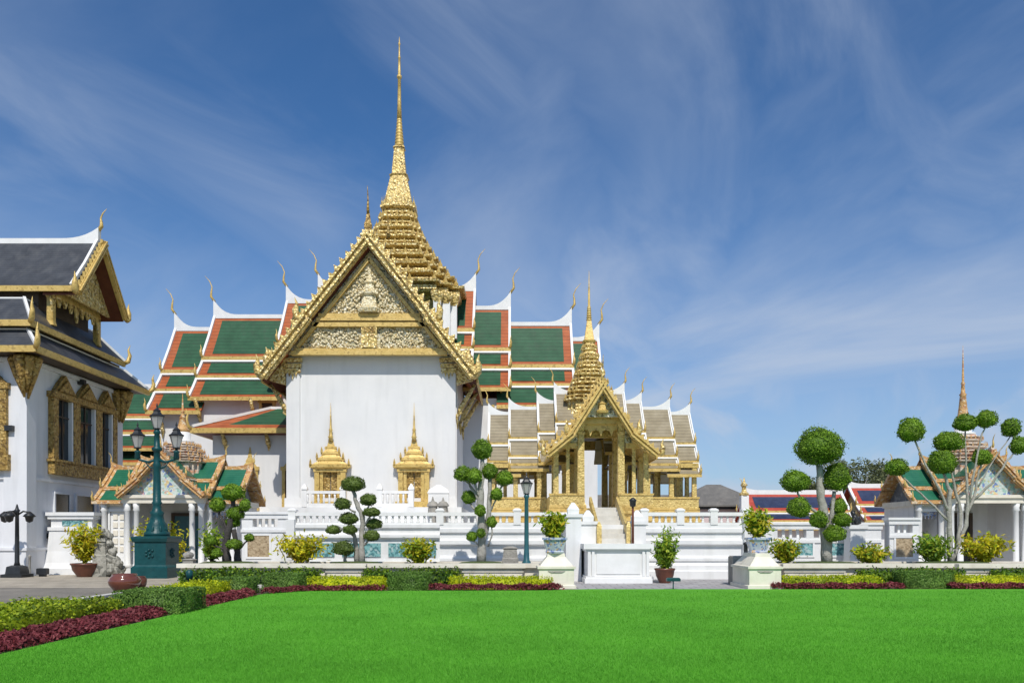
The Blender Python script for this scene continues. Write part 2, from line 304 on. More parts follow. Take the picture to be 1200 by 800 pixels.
# ------------------------------------------------------------------ foliage
def leafquads(C, Nrm, L_, W_, tilt=0.6):
    n = len(C); R = rng.normal(size=(n,3)); Nn = Nrm + tilt*R; Nn /= np.linalg.norm(Nn, axis=1)[:,None]
    T = np.cross(Nn, rng.normal(size=(n,3))); T /= np.linalg.norm(T, axis=1)[:,None]; B = np.cross(Nn, T)
    l = (L_*(.7+.6*rng.random(n)))[:,None]; w_ = (W_*(.7+.6*rng.random(n)))[:,None]
    V = np.stack([C - T*l*.5, C + B*w_*.5 + T*l*.05, C + T*l*.5, C - B*w_*.5 + T*l*.05], 1).reshape(-1,3)
    return V, np.arange(4*n).reshape(n,4)
class Leaves:
    def __init__(s): s.V = []; s.F = []; s.n = 0
    def put(s, V, F): s.V.append(V); s.F.append(F + s.n); s.n += len(V)
    def ball(s, c, r, dens=520, size=.075, lump=.06, flat=.8):
        c = np.array(c, float); r = np.array(r, float)
        A = 4*PI*((r[0]*r[1])**1.6/3+(r[0]*r[2])**1.6/3+(r[1]*r[2])**1.6/3)**(1/1.6); n = int(A*dens)+60
        D = rng.normal(size=(n,3)); D /= np.linalg.norm(D, axis=1)[:,None]
        ph = rng.random(6)*6.28
        f = 1 + lump*(np.sin(4*D[:,0]+ph[0])*np.sin(4*D[:,1]+ph[1]) + .7*np.sin(7*D[:,2]+ph[2]+3*D[:,0])) + np.where(rng.random(n) < .18, .095, .035)*rng.normal(size=n)
        Q = D*f[:,None]*r; Q[:,2] = np.where(Q[:,2] < 0, Q[:,2]*flat, Q[:,2])
        s.put(*leafquads(c+Q, D/r*r.mean(), np.full(n,size), np.full(n,size*.6), .55))
        # core
        k, h = 14, 8; vs = []; fs = []
        for j in range(h+1):
            a = PI*j/h
            for i in range(k):
                b = 2*PI*i/k; z = math.cos(a)*r[2]*.93
                vs.append((c[0]+math.sin(a)*math.cos(b)*r[0]*.93, c[1]+math.sin(a)*math.sin(b)*r[1]*.93, c[2]+(z*flat if z < 0 else z)))
        for j in range(h):
            for i in range(k): fs.append((j*k+i, (j+1)*k+i, (j+1)*k+(i+1)%k, j*k+(i+1)%k))
        s.put(np.array(vs), np.array(fs))
    def slab(s, x0, x1, y0, y1, z0, z1, dens=620, size=.06, rough=.03):
        fa = [((x0,y0,z0),(x1-x0,0,0),(0,0,z1-z0),(0,-1,0)), ((x0,y1,z0),(x1-x0,0,0),(0,0,z1-z0),(0,1,0)),
              ((x0,y0,z0),(0,y1-y0,0),(0,0,z1-z0),(-1,0,0)), ((x1,y0,z0),(0,y1-y0,0),(0,0,z1-z0),(1,0,0)),
              ((x0,y0,z1),(x1-x0,0,0),(0,y1-y0,0),(0,0,1))]
        for o, u, v, nn in fa:
            o, u, v, nn = map(lambda q: np.array(q, float), (o,u,v,nn))
            n = int(np.linalg.norm(u)*np.linalg.norm(v)*dens)+8
            C = o + rng.random((n,1))*u + rng.random((n,1))*v
            lump = np.sin(C[:,0]*5.1+C[:,1]*3.3)*np.sin(C[:,2]*6.0+C[:,0]*2.3+C[:,1]*4.1)
            C += nn*((rng.normal(size=n)*rough + lump*rough*.8)[:,None])
            s.put(*leafquads(C, np.tile(nn,(n,1)), np.full(n,size), np.full(n,size*.62), .6))
        b = .05
        vs = np.array([(x,y,z) for z in (z0, z1-b) for x,y in ((x0+b,y0+b),(x1-b,y0+b),(x1-b,y1-b),(x0+b,y1-b))], float)
        s.put(vs, np.array([(4,5,6,7),(0,1,5,4),(1,2,6,5),(2,3,7,6),(3,0,4,7)]))
    def cloud(s, c, r, n, ll, lw, up=.3):
        D = rng.normal(size=(n,3)); D /= np.linalg.norm(D,axis=1)[:,None]; rad = rng.random(n)**.45
        C = np.array(c) + D*rad[:,None]*np.array(r); s.put(*leafquads(C, D+np.array([0,0,up]), np.full(n,ll), np.full(n,lw), .7))
    def sprays(s, base, h, spread, nst, ll, lw, per=16):
        base = np.array(base, float)
        for i in range(nst):
            a = rng.random()*2*PI; out = spread*(rng.random()**.6); hh = h*(.45+.6*rng.random())
            t = np.linspace(.3, 1, per); bend = out*t**1.5
            C = base + np.stack([math.cos(a)*bend, math.sin(a)*bend*.8, hh*(t - .18*(out/max(spread,.01))*t**3)], 1) + rng.normal(size=(per,3))*lw*1.1
            Nn = np.stack([np.cos(a)*np.ones(per)*.3, np.sin(a)*np.ones(per)*.3-.25, np.ones(per)*.6], 1)
            s.put(*leafquads(C, Nn, np.full(per,ll), np.full(per,lw), .75))
    def build(s, name, m, parent=None): return fromarr(name, np.concatenate(s.V), np.concatenate(s.F), m, parent)

# ------------------------------------------------------------------ ground setting
def sheet(name, pts, z, m):
    return struct(MB().add([(x,y,z) for x,y in pts], [tuple(range(len(pts)))]).build(name, m))
sheet('ground', [(-900,-200),(900,-200),(900,2500),(-900,2500)], -0.02, 'paving')
sheet('driveway', [(-40,-5),(-10.95,-5),(-10.95,25.6),(-40,25.6)], -.012, 'asphalt')
sheet('pavement', [(-40,25.6),(-10.95,25.6),(-10.95,33.0),(-40,33.0)], -.008, 'paving')
sheet('path', [(-7,24.9),(40,24.9),(40,32),(-7,32)], -.004, 'greypath')
LAWN = [(-7.15,-6),(34,-6),(34,24.8),(9,24.9),(2.5,24.9),(.8,24.3),(-6.4,24.0),(-6.9,23.4),(-7.15,22.4)]
sheet('lawn', LAWN, 0.004, 'turf')
struct(MB().box(-10.95,-10.72,-5,25.6,-.02,.10).box(-10.72,-7.0,25.45,25.6,-.02,.10).build('kerb', 'kerbstone'))
sheet('flower_bed_soil', [(-10.72,-5),(-7.15,-5),(-7.15,22.4),(-6.9,23.4),(-6.4,24.0),(.8,24.3),(2,24.9),(2,27.0),(-10.72,27.0)], -.001, 'soil')
sheet('flower_bed_soil', [(8.6,24.95),(34,24.8),(34,27.0),(8.6,27.0)], -.001, 'soil')
def grass():
    n = 260000
    d = 8.6/(1-rng.random(n)*.655); hw = d*.66
    x = (rng.random(n)*2-1)*hw; ok = (x > -7.1) & (x < 33) & (d < 24.0); x = x[ok]; d = d[ok]; n = len(x)
    a = rng.random(n)*2*PI; h = .018+.03*rng.random(n); ww = .0035*(d/9)**.8
    lean = rng.normal(size=(n,2))*.016
    c = np.stack([x,d,np.full(n,.003)],1); t = np.stack([np.cos(a)*ww,np.sin(a)*ww,np.zeros(n)],1)
    V = np.stack([c-t, c+t, c+np.stack([lean[:,0],lean[:,1],h],1)],1).reshape(-1,3)
    tag(fromarr('grass', V, np.arange(3*n).reshape(n,3), 'grassblade'), 'short mown bright green grass covering the lawn', 'grass', kind='stuff')
grass()

# ------------------------------------------------------------------ Thai roof pieces
def finial(mb, p, out, h, r=.09, curl=1.0):
    """horn-like roof finial (S-curve) rising from p and leaning along out"""
    p, out = Vector(p), Vector(out); up = Vector((0,0,1))
    pts = [p, p+out*.14*h+up*.20*h, p+out*.13*h*curl+up*.38*h, p+out*.10*h*curl+up*.56*h, p+out*.19*h+up*.78*h, p+out*.38*h+up*h]
    mb.tube(pts, [r*1.1, r*1.05, r*.8, r*.5, r*.36, r*.1], 6)
def tail(mb, p, out, h, r=.09):
    p, out = Vector(p), Vector(out); up = Vector((0,0,1))
    mb.tube([p-up*.1*h, p+out*.25*h+up*.05*h, p+out*.35*h+up*.4*h, p+out*.25*h+up*.7*h, p+out*.38*h+up*h], [r*1.3, r*1.5, r*1.2, r*.6, r*.1], 6)

def roof_tier(th, O, U, V_, u0, u1, prof, mb_, mf_, fin=1.6, ends=(False, True), inset=.55, ridge_h=.22, verge=.24, flip=1.0, trim='trimwhite', fascia='goldsmooth', upswept=1.0, wallgable='gold', scale=1.0, tails=True, ridge=True, gable_rows=9, rowin=1.0):
    """one tier of a stacked gable roof; ridge along U from u0 to u1, slopes along +-V_. prof: [(va,za,vb,zb)...] below the ridge."""
    O, U, V_ = Vector(O), Vector(U), Vector(V_); up = Vector((0,0,1)); sc = scale
    P = lambda u,v,z: O + U*u + V_*v + up*z
    slab, field, tr, fa = MB(), MB(), MB(), MB()
    t = .14*sc
    for s in (1,-1):
        for li, (va,za,vb,zb) in enumerate(prof):
            vm, zm = (va+vb)/2, (za+zb)/2 - .035*(vb-va)          # slight sag
            top = [(va,za),(vm,zm),(vb,zb)]
            slab.poly([P(u0,s*v,z) for v,z in top]+[P(u0,s*v,z-t) for v,z in reversed(top)], U*(u1-u0))
            L_ = math.hypot(vb-va, zb-za); nrm = Vector((0,0,0)) + V_*(s*(za-zb)/L_) + up*((vb-va)/L_)
            ia, ib = (min(inset*.75,L_*(.20 if li == 0 else .12))/L_, 1-min(inset*.62,L_*.20)/L_)
            lerp = lambda q: (va+(vb-va)*q, za+(zb-za)*q - .035*(vb-va)*4*q*(1-q))
            us = u0 + (inset if ends[0] else 0); ue = u1 - (inset+verge if ends[1] else 0)
            if ue > us:
                qs = [ia+(ib-ia)*k/3 for k in range(4)]
                vs = [P(uu, s*lerp(q)[0], lerp(q)[1]) + nrm*.035*sc for q in qs for uu in (us, ue)]
                field.add(vs, [(2*k,2*k+1,2*k+3,2*k+2) for k in range(3)])
            for e, uu, sg in ((0,u0,-1),(1,u1,1)):
                if ends[e]:
                    for (q0,q1) in ((0,.5),(.5,1)):
                        a, b = lerp(q0), lerp(q1)
                        A, B = P(uu-sg*verge/2, s*a[0], a[1])+nrm*.05*sc, P(uu-sg*verge/2, s*b[0], b[1])+nrm*.05*sc
                        tr.beam(A, B, verge, .2*sc, up=nrm)
            if li > 0:  # white band along the head of each lower row
                a = lerp(0); tr.beam(P(u0, s*(a[0]+.15*sc), a[1]-.10*sc)+nrm*.05*sc, P(u1, s*(a[0]+.15*sc), a[1]-.10*sc)+nrm*.05*sc, .17*sc, .12*sc, up=nrm)
            fa.beam(P(u0, s*(vb+.03), zb-.09*sc), P(u1, s*(vb+.03), zb-.09*sc), .10*sc, .24*sc)
    ro = slab.build('roof', mb_, th)
    if field.n: field.build('tile_field', mf_, ro)
    hr = ridge_h
    if ridge:
        pts = []
        n = 14
        for k in range(n+1):
            u = u0+(u1-u0)*k/n; r_ = 0
            dl = 1.75*sc
            if ends[1]: r_ = max(r_, max(0, 1-(u1-u)/dl)**2.6)
            if ends[0]: r_ = max(r_, max(0, 1-(u-u0)/dl)**2.6)
            pts.append((u, hr + upswept*r_))
        # finer samples near the raised end(s)
        for e, uu, sg in ((0,u0,1),(1,u1,-1)):
            if ends[e]:
                for k in range(1,6): 
                    u = uu+sg*1.75*sc*k/6; 
                    if u0 < u < u1: pts.append((u, hr+upswept*max(0,1-abs(u-uu)/(1.75*sc))**2.6))
        pts = sorted(set(pts)); hw = .13*sc
        tr.poly([P(pts[0][0],-hw,-.12)]+[P(u,-hw,z) for u,z in pts]+[P(pts[-1][0],-hw,-.12)], V_*(2*hw))
    tr.build('roof_edge_trim', trim, ro)
    fa.each('eave_fascia', fascia, ro)
    for e, uu, sg in ((0,u0,-1),(1,u1,1)):
        if not ends[e]: continue
        if fin:
            f = MB(); finial(f, P(uu-sg*.05, 0, hr+upswept-.1), U*sg, fin, .085*sc); f.build('roof_finial', 'goldsmooth', ro)
        if tails:
            f = MB()
            for s in (1,-1):
                for (va,za,vb,zb) in prof: tail(f, P(uu-sg*.1, s*vb, zb+.05), (U*sg*.4+V_*s*.6), .75*sc, .07*sc)
            f.each('eave_finial', 'goldsmooth', ro)
        # gable wall just inside the verge
        poly = []
        for (va,za,vb,zb) in prof[:gable_rows]: poly += [(va, za-t-.05), (vb-.12, zb-t-.05)]
        # keep it a simple outline: upper edge of each row
        left = [P(uu-sg*.55, v, z) for v,z in poly]; right = [P(uu-sg*.55, -v, z) for v,z in reversed(poly[1:])]
        zb_ = prof[-1][3]-t-.05
        MB().poly(left+right, U*(-sg*.12)).build('gable_panel', wallgable, ro)
    return ro

BOFF = 0
def barge(mb, p0, p1, wid, thick, nrm, tooth=.4, th=.3, side=1):
    """flame-edged bargeboard from p0 (top) to p1 (foot); nrm = gable facing"""
    global BOFF; BOFF = (BOFF+1) % 7
    p0, p1, nrm = Vector(p0), Vector(p1), Vector(nrm); p0 += nrm*.005*BOFF; p1 += nrm*.005*BOFF; thick += .004*BOFF; d = (p1-p0); Ln = d.length; d.normalize()
    upv = nrm.cross(d); 
    if upv.z < 0: upv = -upv
    mb.poly([p0+upv*0, p1+upv*0, p1-upv*wid, p0-upv*wid], nrm*thick)
    mb.poly([p0-upv*wid*.62+nrm*thick, p1-upv*wid*.62+nrm*thick, p1-upv*wid*.86+nrm*thick, p0-upv*wid*.86+nrm*thick], nrm*thick*.35)
    mb.poly([p0-upv*wid*.1+nrm*thick, p1-upv*wid*.1+nrm*thick, p1-upv*wid*.36+nrm*thick, p0-upv*wid*.36+nrm*thick], nrm*thick*.5)
    n = max(2, int(Ln/tooth))
    for k in range(n):
        a = p0 + d*(Ln*(k+.08)/n); b = p0 + d*(Ln*(k+.92)/n); c = p0 + d*(Ln*(k+.30)/n) + upv*th*(.85+.3*random.random())
        mb.poly([a - upv*.03, b - upv*.03, c], nrm*thick*.7)

def redent(k=.16):
    a, b = 1-k, 1-2*k
    q = [(1,b),(a,b),(a,a),(b,a),(b,1)]
    pts = []
    for r in range(4):
        for x,y in q:
            for _ in range(r): x, y = -y, x
            pts.append((x,y))
    return pts
RED = redent()
def tiered(z0, z1, h0, h1, n, p=1.5, over=1.14):
    """stacked cornices tapering from half-width h0 to h1"""
    prof = []
    for k in range(n):
        za, zb = z0+(z1-z0)*k/n, z0+(z1-z0)*(k+1)/n; dz = zb-za
        ha = h1+(h0-h1)*(1-k/n)**p; hb = h1+(h0-h1)*(1-(k+1)/n)**p
        prof += [(za, ha*.93), (za+.12*dz, ha*over*.99), (za+.30*dz, ha*over), (za+.36*dz, ha*.92), (za+.55*dz, ha*.80), (za+.60*dz, ha*.98), (za+.72*dz, ha*.98), (za+.78*dz, (ha+hb)/2*.9), (zb-.001, hb*.9)]
    return prof
def antefix(mb, cx, cy, z, h, r, sp):
    for sx in (-1,1):
        for sy in (-1,1):
            for (a,b) in ((1,.68),(.68,1),(.84,.84)):
                x, y = cx+sx*h*a, cy+sy*h*b
                mb.loft(x, y, [(1,0),(0,1),(-1,0),(0,-1)], [(z, r), (z+sp*.35, r*.9), (z+sp*.6, r*.35), (z+sp, r*.05)])
    for a in (-.3, 0, .3):
        for dx_, dy_ in ((a,-1),(a,1),(-1,a),(1,a)):
            mb.loft(cx+dx_*h, cy+dy_*h, [(1,0),(0,1),(-1,0),(0,-1)], [(z, r*.8), (z+sp*.5, r*.5), (z+sp*.8, r*.05)])

# ================================================================== THRONE HALL
AX, FY, CY = -7.78, 44.0, 55.0
hall = thing('throne_hall', 'tall white throne hall with golden gable, stacked green roofs and huge golden spire', 'palace hall', (AX, FY, 2.1))
hw_ = MB()
hw_.box(AX-4.64, AX+4.64, FY+.06, 51.2, 3.2, 11.62)                       # front porch body
hw_.box(-22.9,-20.3,51.2,58.8,2.0,10.2); hw_.box(-20.3,AX,51.2,58.8,2.0,11.0)
hw_.box(AX,3.7,51.2,58.8,2.0,10.5); hw_.box(3.7,5.5,51.2,58.8,2.0,9.5)
hw_.box(-18.0,-12.44,47.9,51.2,2.0,8.5)                                   # low annex left of the porch
hw_.build('wall', 'hallwhite', hall)
pl = MB()
for s in (-1,1):
    x = AX+s*4.3; pl.box(x-.37, x+.37, FY-.06, FY+.06, 3.2, 10.9); pl.box(AX+s*4.64-.06, AX+s*4.64+.06, FY+.5, FY+1.2, 3.2, 10.9)
pl.box(AX-4.75, AX+4.75, FY-.16, FY+.0, 3.2, 3.75)
pl.each('pilaster', 'hallwhite', hall)
po = MB(); po.box(AX-5.1,AX+5.1,42.3,51.2,2.0,3.2); po.box(-23.5,AX-5.1,47.2,59.5,-.02,2.9); po.box(AX+5.1,6.2,49.8,59.5,-.02,2.9)
po.build('podium', 'white', hall)

HP = [(0,0,2.2,-3.25),(2.1,-3.5,3.2,-4.7),(3.1,-4.87,4.4,-6.3)]
for sgn, tiers in ((1, [(2.5,5.3,18.64),(4.4,7.7,17.36),(6.8,11.9,16.25),(11.0,13.8,15.2)]), (-1, [(2.5,5.6,18.6),(4.6,7.8,17.8),(6.9,12.8,16.77),(12.0,15.5,15.9)])):
    for u0,u1,rz in tiers:
        roof_tier(hall, (AX,CY,rz), (sgn,0,0), (0,1,0), u0, u1, HP, 'orange', 'green', fin=1.8, inset=.50, verge=.16, ridge_h=.15)
# rear arm, the same stacked roofs running away from us
for u0,u1,rz in [(2.5,6,18.6),(5,9,17.6)]:
    roof_tier(hall, (AX,CY,rz), (0,1,0), (1,0,0), u0, u1, HP, 'orange', 'green', fin=1.3)
hw2 = MB().box(AX-3.8,AX+3.8,58.8,63.5,2.0,11.4).build('wall','hallwhite',hall)
# front porch roof and gable
RZ = 17.55; SL = 1.235
ro = roof_tier(hall, (AX,CY,RZ), (0,-1,0), (1,0,0), 2.6, 11.5, [(0,0,3.05,-3.75),(3.0,-3.85,5.85,-7.3)], 'orange', 'green', fin=0, ends=(False,False), upswept=0, tails=False, fascia='goldsmooth')
roof_tier(hall, (AX,CY,RZ+.3), (0,-1,0), (1,0,0), 2.6, 8.6, [(0,0,3.0,-3.7)], 'orange', 'green', fin=0, ends=(False,False), upswept=0, ridge_h=.05)
sf = MB()
for s in (-1,1):
    sf.poly([(AX,43.45,RZ-.2),(AX+s*5.8,43.45,RZ-.2-5.8*SL),(AX+s*5.8,43.45,RZ-.3-5.8*SL),(AX,43.45,RZ-.3)], (0,4.4,0))
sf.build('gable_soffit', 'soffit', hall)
bb = MB()
for s in (-1,1):
    A, Bm, C = (AX,43.1,18.12), (AX+s*3.62,43.1,13.50), (AX+s*5.95,43.1,10.45)
    barge(bb, A, Bm, .52, .30, (0,-1,0), .46, .30)
    barge(bb, (AX+s*3.45,43.0,13.62), C, .58, .30, (0,-1,0), .46, .32)
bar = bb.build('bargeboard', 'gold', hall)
ff = MB()
for s in (-1,1):
    for (dx,z,h) in ((3.62,13.35,1.15),(5.75,10.45,1.0),(5.25,10.95,.9)):
        tail(ff, (AX+s*dx,43.0,z), (s*.7,-.2,0), h, .16)
        ff.lathe(AX+s*dx, 43.0, [(z-.35,.05),(z-.2,.26),(z+.1,.30),(z+.35,.12)], 8)
ff.each('naga_finial', 'gold', bar)
f1 = MB(); f1.loft(AX,43.1,RED,[(17.9,.18),(18.5,.20),(18.7,.13),(19.1,.08)]); finial(f1,(AX,43.1,19.0),(0,-.5,0),1.5,.08); f1.build('roof_finial','darkgold',bar)
f1 = MB(); finial(f1,(AX+.5,46.9,19.2),(0,-.4,0),1.5,.10); f1.build('roof_finial','darkgold',bar)
FP = FY-.38
pm = MB(); hb = (17.25-11.62)/SL
pm.poly([(AX-hb,FP-.02,11.62),(AX+hb,FP-.02,11.62),(AX,FP-.02,17.25)], (0,.3,0))
ped = pm.build('pediment', 'mosaic', hall)
bm_ = MB()
def gx(z): return (17.25-z)/SL
bm_.box(AX-gx(11.9)+.1, AX+gx(11.9)-.1, FP-.34, FP-.02, 11.50, 11.72); bm_.box(AX-gx(12.1)+.1, AX+gx(12.1)-.1, FP-.26, FP-.02, 11.72, 11.88)
bm_.box(AX-gx(13.3)+.1, AX+gx(13.3)-.1, FP-.30, FP-.02, 13.05, 13.28); bm_.box(AX-gx(13.6)+.1, AX+gx(13.6)-.1, FP-.36, FP-.02, 13.36, 13.50); bm_.box(AX-gx(13.7)+.1, AX+gx(13.7)-.1, FP-.26, FP-.02, 13.50, 13.78)
for s in (-1,1):
    bm_.beam((AX,FP-.16,16.75),(AX+s*3.9,FP-.16,16.75-3.9*SL),.28,.16,up=(0,0,1))
bm_.build('pediment_beam', 'goldsmooth', ped)
nb = MB()
nb.box(AX-.42,AX+.42,FP-.30,FP-.03,11.90,13.03)
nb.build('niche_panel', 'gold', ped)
nd = MB().box(AX-.3,AX+.3,FP-.33,FP-.301,12.72,13.0).build('niche_canopy','darkgold',ped)
# carved relief: a canopied figure and scrolls
rl = MB()
rl.loft(AX,FP-.06,RED,[(13.8,.55),(14.0,.6),(14.1,.42),(14.7,.36),(14.8,.5),(14.95,.5),(15.0,.3),(15.35,.25),(15.45,.33),(15.5,.2),(15.8,.1),(16.3,.03)])
for k in range(620):
    z = 13.85+2.7*random.random()**1.3; x = (random.random()*2-1)*max(.1,gx(z)-.5); r = .035+.055*random.random()
    rl.loft(AX+x,FP-.05,[(1,0),(.5,.4),(-.5,.4),(-1,0),(-.5,-1),(.5,-1)],[(z-r,.02),(z-r*.3,r),(z+r*.5,r*.8),(z+r*1.2,.01)])
for k in range(480):
    z = 11.98+.95*random.random(); x = (.6+random.random()*3.3)*random.choice((-1,1)); r = .035+.05*random.random()
    rl.loft(AX+x,FP-.05,[(1,0),(.5,.4),(-.5,.4),(-1,0),(-.5,-1),(.5,-1)],[(z-r,.02),(z-r*.3,r),(z+r*.5,r*.8),(z+r*1.2,.01)])
rl.build('relief_carving', 'creamgold', ped)
# golden capitals and brackets
def bracket(th, x, y, z, sx, sy, h=1.4, d=.7, name='eave_bracket', m='gold'):
    b = MB(); e = Vector((sx,sy,0)).normalized()
    p = Vector((x,y,z))
    b.tube([p, p+e*.25*d+Vector((0,0,.35*h)), p+e*.55*d+Vector((0,0,.6*h)), p+e*d+Vector((0,0,h))],[.06,.17,.13,.10],6)
    b.tube([p+e*.05-Vector((0,0,.3*h)), p+Vector((0,0,.1*h)), p+e*.3*d+Vector((0,0,.2*h))],[.03,.12,.08],6)
    b.build(name, m, th)
for s in (-1,1):
    c = MB(); x = AX+s*4.3
    for k,(z,ww) in enumerate(((11.45,.52),(11.15,.47),(10.9,.42))): c.box(x-ww,x+ww,FY-.18+.02*k,FY-.05,z-.22,z)
    for i in range(5):
        xx = x-.36+.18*i; zz = 10.7-.32*(1-abs(i-2)/2); c.poly([(xx-.1,FY-.10,10.72),(xx+.1,FY-.10,10.72),(xx,FY-.10,zz-.12)],(0,-.06,0))
    c.build('capital', 'gold', hall)
    e = MB()     # carved eave block beside the capital, under the gable foot
    x0 = AX+s*4.72; e.poly([(x0,43.9,11.5),(x0+s*1.0,43.9,10.6),(x0+s*.9,43.9,10.25),(x0,43.9,10.0)],(0,.35,0)); e.build('eave_carving','gold',hall)
for s in (-1,1):
    for yy in (44.5,47.0,49.5): bracket(hall, AX+s*4.7, yy, 8.2, s, 0, 1.9, 1.0)
for x in (-22.4,-20.0,-16.5): bracket(hall, x, 51.1, 9.0 if x > -22 else 8.3, 0,-1, 1.3,.9)
for x in (-1.2,1.4,3.9): bracket(hall, x, 51.1, 8.6, 0,-1, 1.3,.9)
# annex hip roof, left of the porch
an = MB(); z0,z1 = 8.05,9.3
an.add([(-18.9,47.0,z0),(-12.5,47.0,z0),(-12.5,50.2,z1+.35),(-15.2,50.2,z1+.35),(-18.9,51.2,z0),(-15.2,51.2,z1+.35),(-12.5,51.2,z1+.35),(-18.9,47.0,z0-.15),(-12.5,47.0,z0-.15),(-18.9,51.2,z0-.15)],
       [(0,1,2,3),(0,3,5,4),(3,2,6,5),(7,8,1,0),(9,7,0,4)])
ar = an.build('annex_roof', 'orange', hall)
MB().add([(-16.9,47.5,8.30),(-12.5,47.5,8.30),(-12.5,49.9,9.62),(-14.7,49.9,9.62)],[(0,1,2,3)]).build('tile_field','green',ar)
t_ = MB().beam((-18.9,47.0,z0+.1),(-15.2,50.25,z1+.45),.24,.16).beam((-15.25,50.25,z1+.42),(-12.5,50.25,z1+.42),.24,.16); t_.build('roof_edge_trim','trimwhite',ar)
MB().box(-19.0,-12.5,46.9,47.0,z0-.32,z0-.02).box(-19.0,-18.9,47.0,51.2,z0-.32,z0-.02).build('eave_fascia','goldsmooth',ar)
f_ = MB(); tail(f_,(-18.9,47.0,z0),(-.6,-.6,0),1.1,.09); f_.build('eave_finial','goldsmooth',ar)
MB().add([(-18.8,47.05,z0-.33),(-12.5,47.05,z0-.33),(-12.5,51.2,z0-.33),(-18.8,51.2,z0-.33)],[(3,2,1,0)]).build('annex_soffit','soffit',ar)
for x in (-17.2,-14.6): bracket(hall, x, 47.85, 7.0, 0,-1,.75,.6)
# annex window and two small upper windows
def plainwin(x, y, z0, z1, hw, m='goldsmooth', cap=True):
    f = MB(); f.box(x-hw-.18,x-hw,y-.16,y,z0,z1); f.box(x+hw,x+hw+.18,y-.16,y,z0,z1); f.box(x-hw-.25,x+hw+.25,y-.2,y,z1,z1+.22); f.box(x-hw-.25,x+hw+.25,y-.2,y,z0-.2,z0)
    if cap: f.loft(x,y-.02,[(1,.0),(1,-.18),(-1,-.18),(-1,0)][::-1],[(z1+.22,hw+.1),(z1+.5,hw*.7),(z1+.55,hw*.8),(z1+.8,hw*.4),(z1+1.4,.03)])
    o = f.build('window', m, hall); MB().box(x-hw,x+hw,y-.06,y-.02,z0,z1).build('shutter','darkwood',o)
plainwin(-13.3,47.9,3.4,5.6,.32); plainwin(-15.75,47.9,3.4,5.6,.32)
plainwin(-15.7,51.2,9.2,10.2,.34,cap=False)
# the two shrine-shaped front windows
def shrine_window(px, py_top):
    x = X(px, FY); g = MB()
    for s in (-1,1):
        g.box(x+s*.72-.13, x+s*.72+.13, FY-.32, FY, 3.55, 5.35); g.box(x+s*.48-.09, x+s*.48+.09, FY-.24, FY, 3.55, 5.35)
    g.box(x-1.0,x+1.0,FY-.42,FY,3.2,3.55); g.box(x-.9,x+.9,FY-.36,FY,5.18,5.36)
    wn = g.build('window', 'goldsmooth', hall)
    s_ = MB(); 
    for s in (-1,1): s_.box(x+s*.20-.18, x+s*.20+.18, FY-.12, FY-.05, 3.56, 5.18)
    s_.build('shutter', 'darkgold', wn)
    c = MB(); yy = FY-.02
    prof = [(5.36,.92),(5.42,1.12),(5.58,1.14),(5.62,.92),(5.78,.68),(5.82,.78),(5.94,.76),(5.98,.58),(6.12,.46),(6.16,.54),(6.26,.52),(6.30,.38),(6.46,.28),(6.49,.34),(6.58,.32),(6.62,.20),(6.9,.13)]
    half = [(p[0], min(p[1],.02)*1.0) for p in RED]
    c.loft(x, yy, [(p[0], p[1]*.45 if p[1] < 0 else p[1]*.02) for p in RED], prof)
    c.lathe(x, yy-.08, [(6.9,.14),(7.05,.11),(7.1,.15),(7.2,.10),(7.45,.08),(7.5,.11),(7.6,.06),(8.2,.035),(8.25,.05),(8.3,.025),(Z(py_top,FY),.008)], 10)
    for s in (-1,1):
        for q,zq in ((1.05,5.58),(.72,5.94),(.48,6.26)): c.loft(x+s*q,yy-.35*q,[(1,0),(0,1),(-1,0),(0,-1)],[(zq,.07),(zq+.14,.06),(zq+.32,.01)])
    c.build('window_canopy', 'goldsmooth', wn)
shrine_window(388, 472); shrine_window(485.5, 472)

# the great spire on the crossing
dr = MB()
dr.cbox(AX,CY,3.3,3.3,14.0,17.6)
sp = dr.build('spire', 'gold', hall)
cl = MB()
for sx in (-1,1):
    for sy in (-1,1):
        for a,b in ((3.95,3.0),(3.0,3.95),(3.55,3.55)): cl.cbox(AX+sx*a, CY+sy*b,.24,.24,14.5,17.2)
cl.each('spire_column', 'trimwhite', sp)
fr = MB()
for sx in (-1,1):
    for sy in (-1,1):
        for a,b in ((3.95,3.0),(3.0,3.95),(3.55,3.55)): fr.loft(AX+sx*a,CY+sy*b,RED,[(16.6,.26),(17.1,.40),(17.3,.42)])
fr.loft(AX,CY,RED,[(17.25,4.2),(17.4,4.35),(17.65,4.35),(17.7,4.0)])
fr.build('spire_capital','gold',sp)
tw = MB(); prof = [(17.7,4.0)] 
NT = 8
pr = tiered(17.7, 23.9, 4.0, 1.02, NT, 1.55, 1.17)
tw.loft(AX,CY,RED,pr)
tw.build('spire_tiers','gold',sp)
af = MB()
for k in range(NT):
    z = 17.7+6.2*k/NT+6.2/NT*.33; h = 1.02+2.98*(1-k/NT)**1.55
    antefix(af, AX, CY, z, h*1.03, .13+.03*h/4, .62-.25*k/NT)
tag(af.build('spire_antefixes','goldsmooth',sp),kind='stuff')
bl = MB(); bl.loft(AX,CY,redent(.12),[(23.9,1.05),(24.0,1.18),(24.15,1.18),(24.25,.95),(24.9,.84),(25.6,.70),(26.3,.56),(26.4,.64),(26.5,.48),(27.2,.42),(28.3,.33),(28.36,.40),(28.46,.34)])
antefix(bl, AX, CY, 24.1, 1.08, .08, .7)
bl.build('spire_bell','gold',sp)
nd = MB(); pr = []; z = 28.46
for k in range(9):
    r = .33-.019*k; pr += [(z,r*.75),(z+.06,r),(z+.16,r),(z+.22,r*.72)]; z += .22
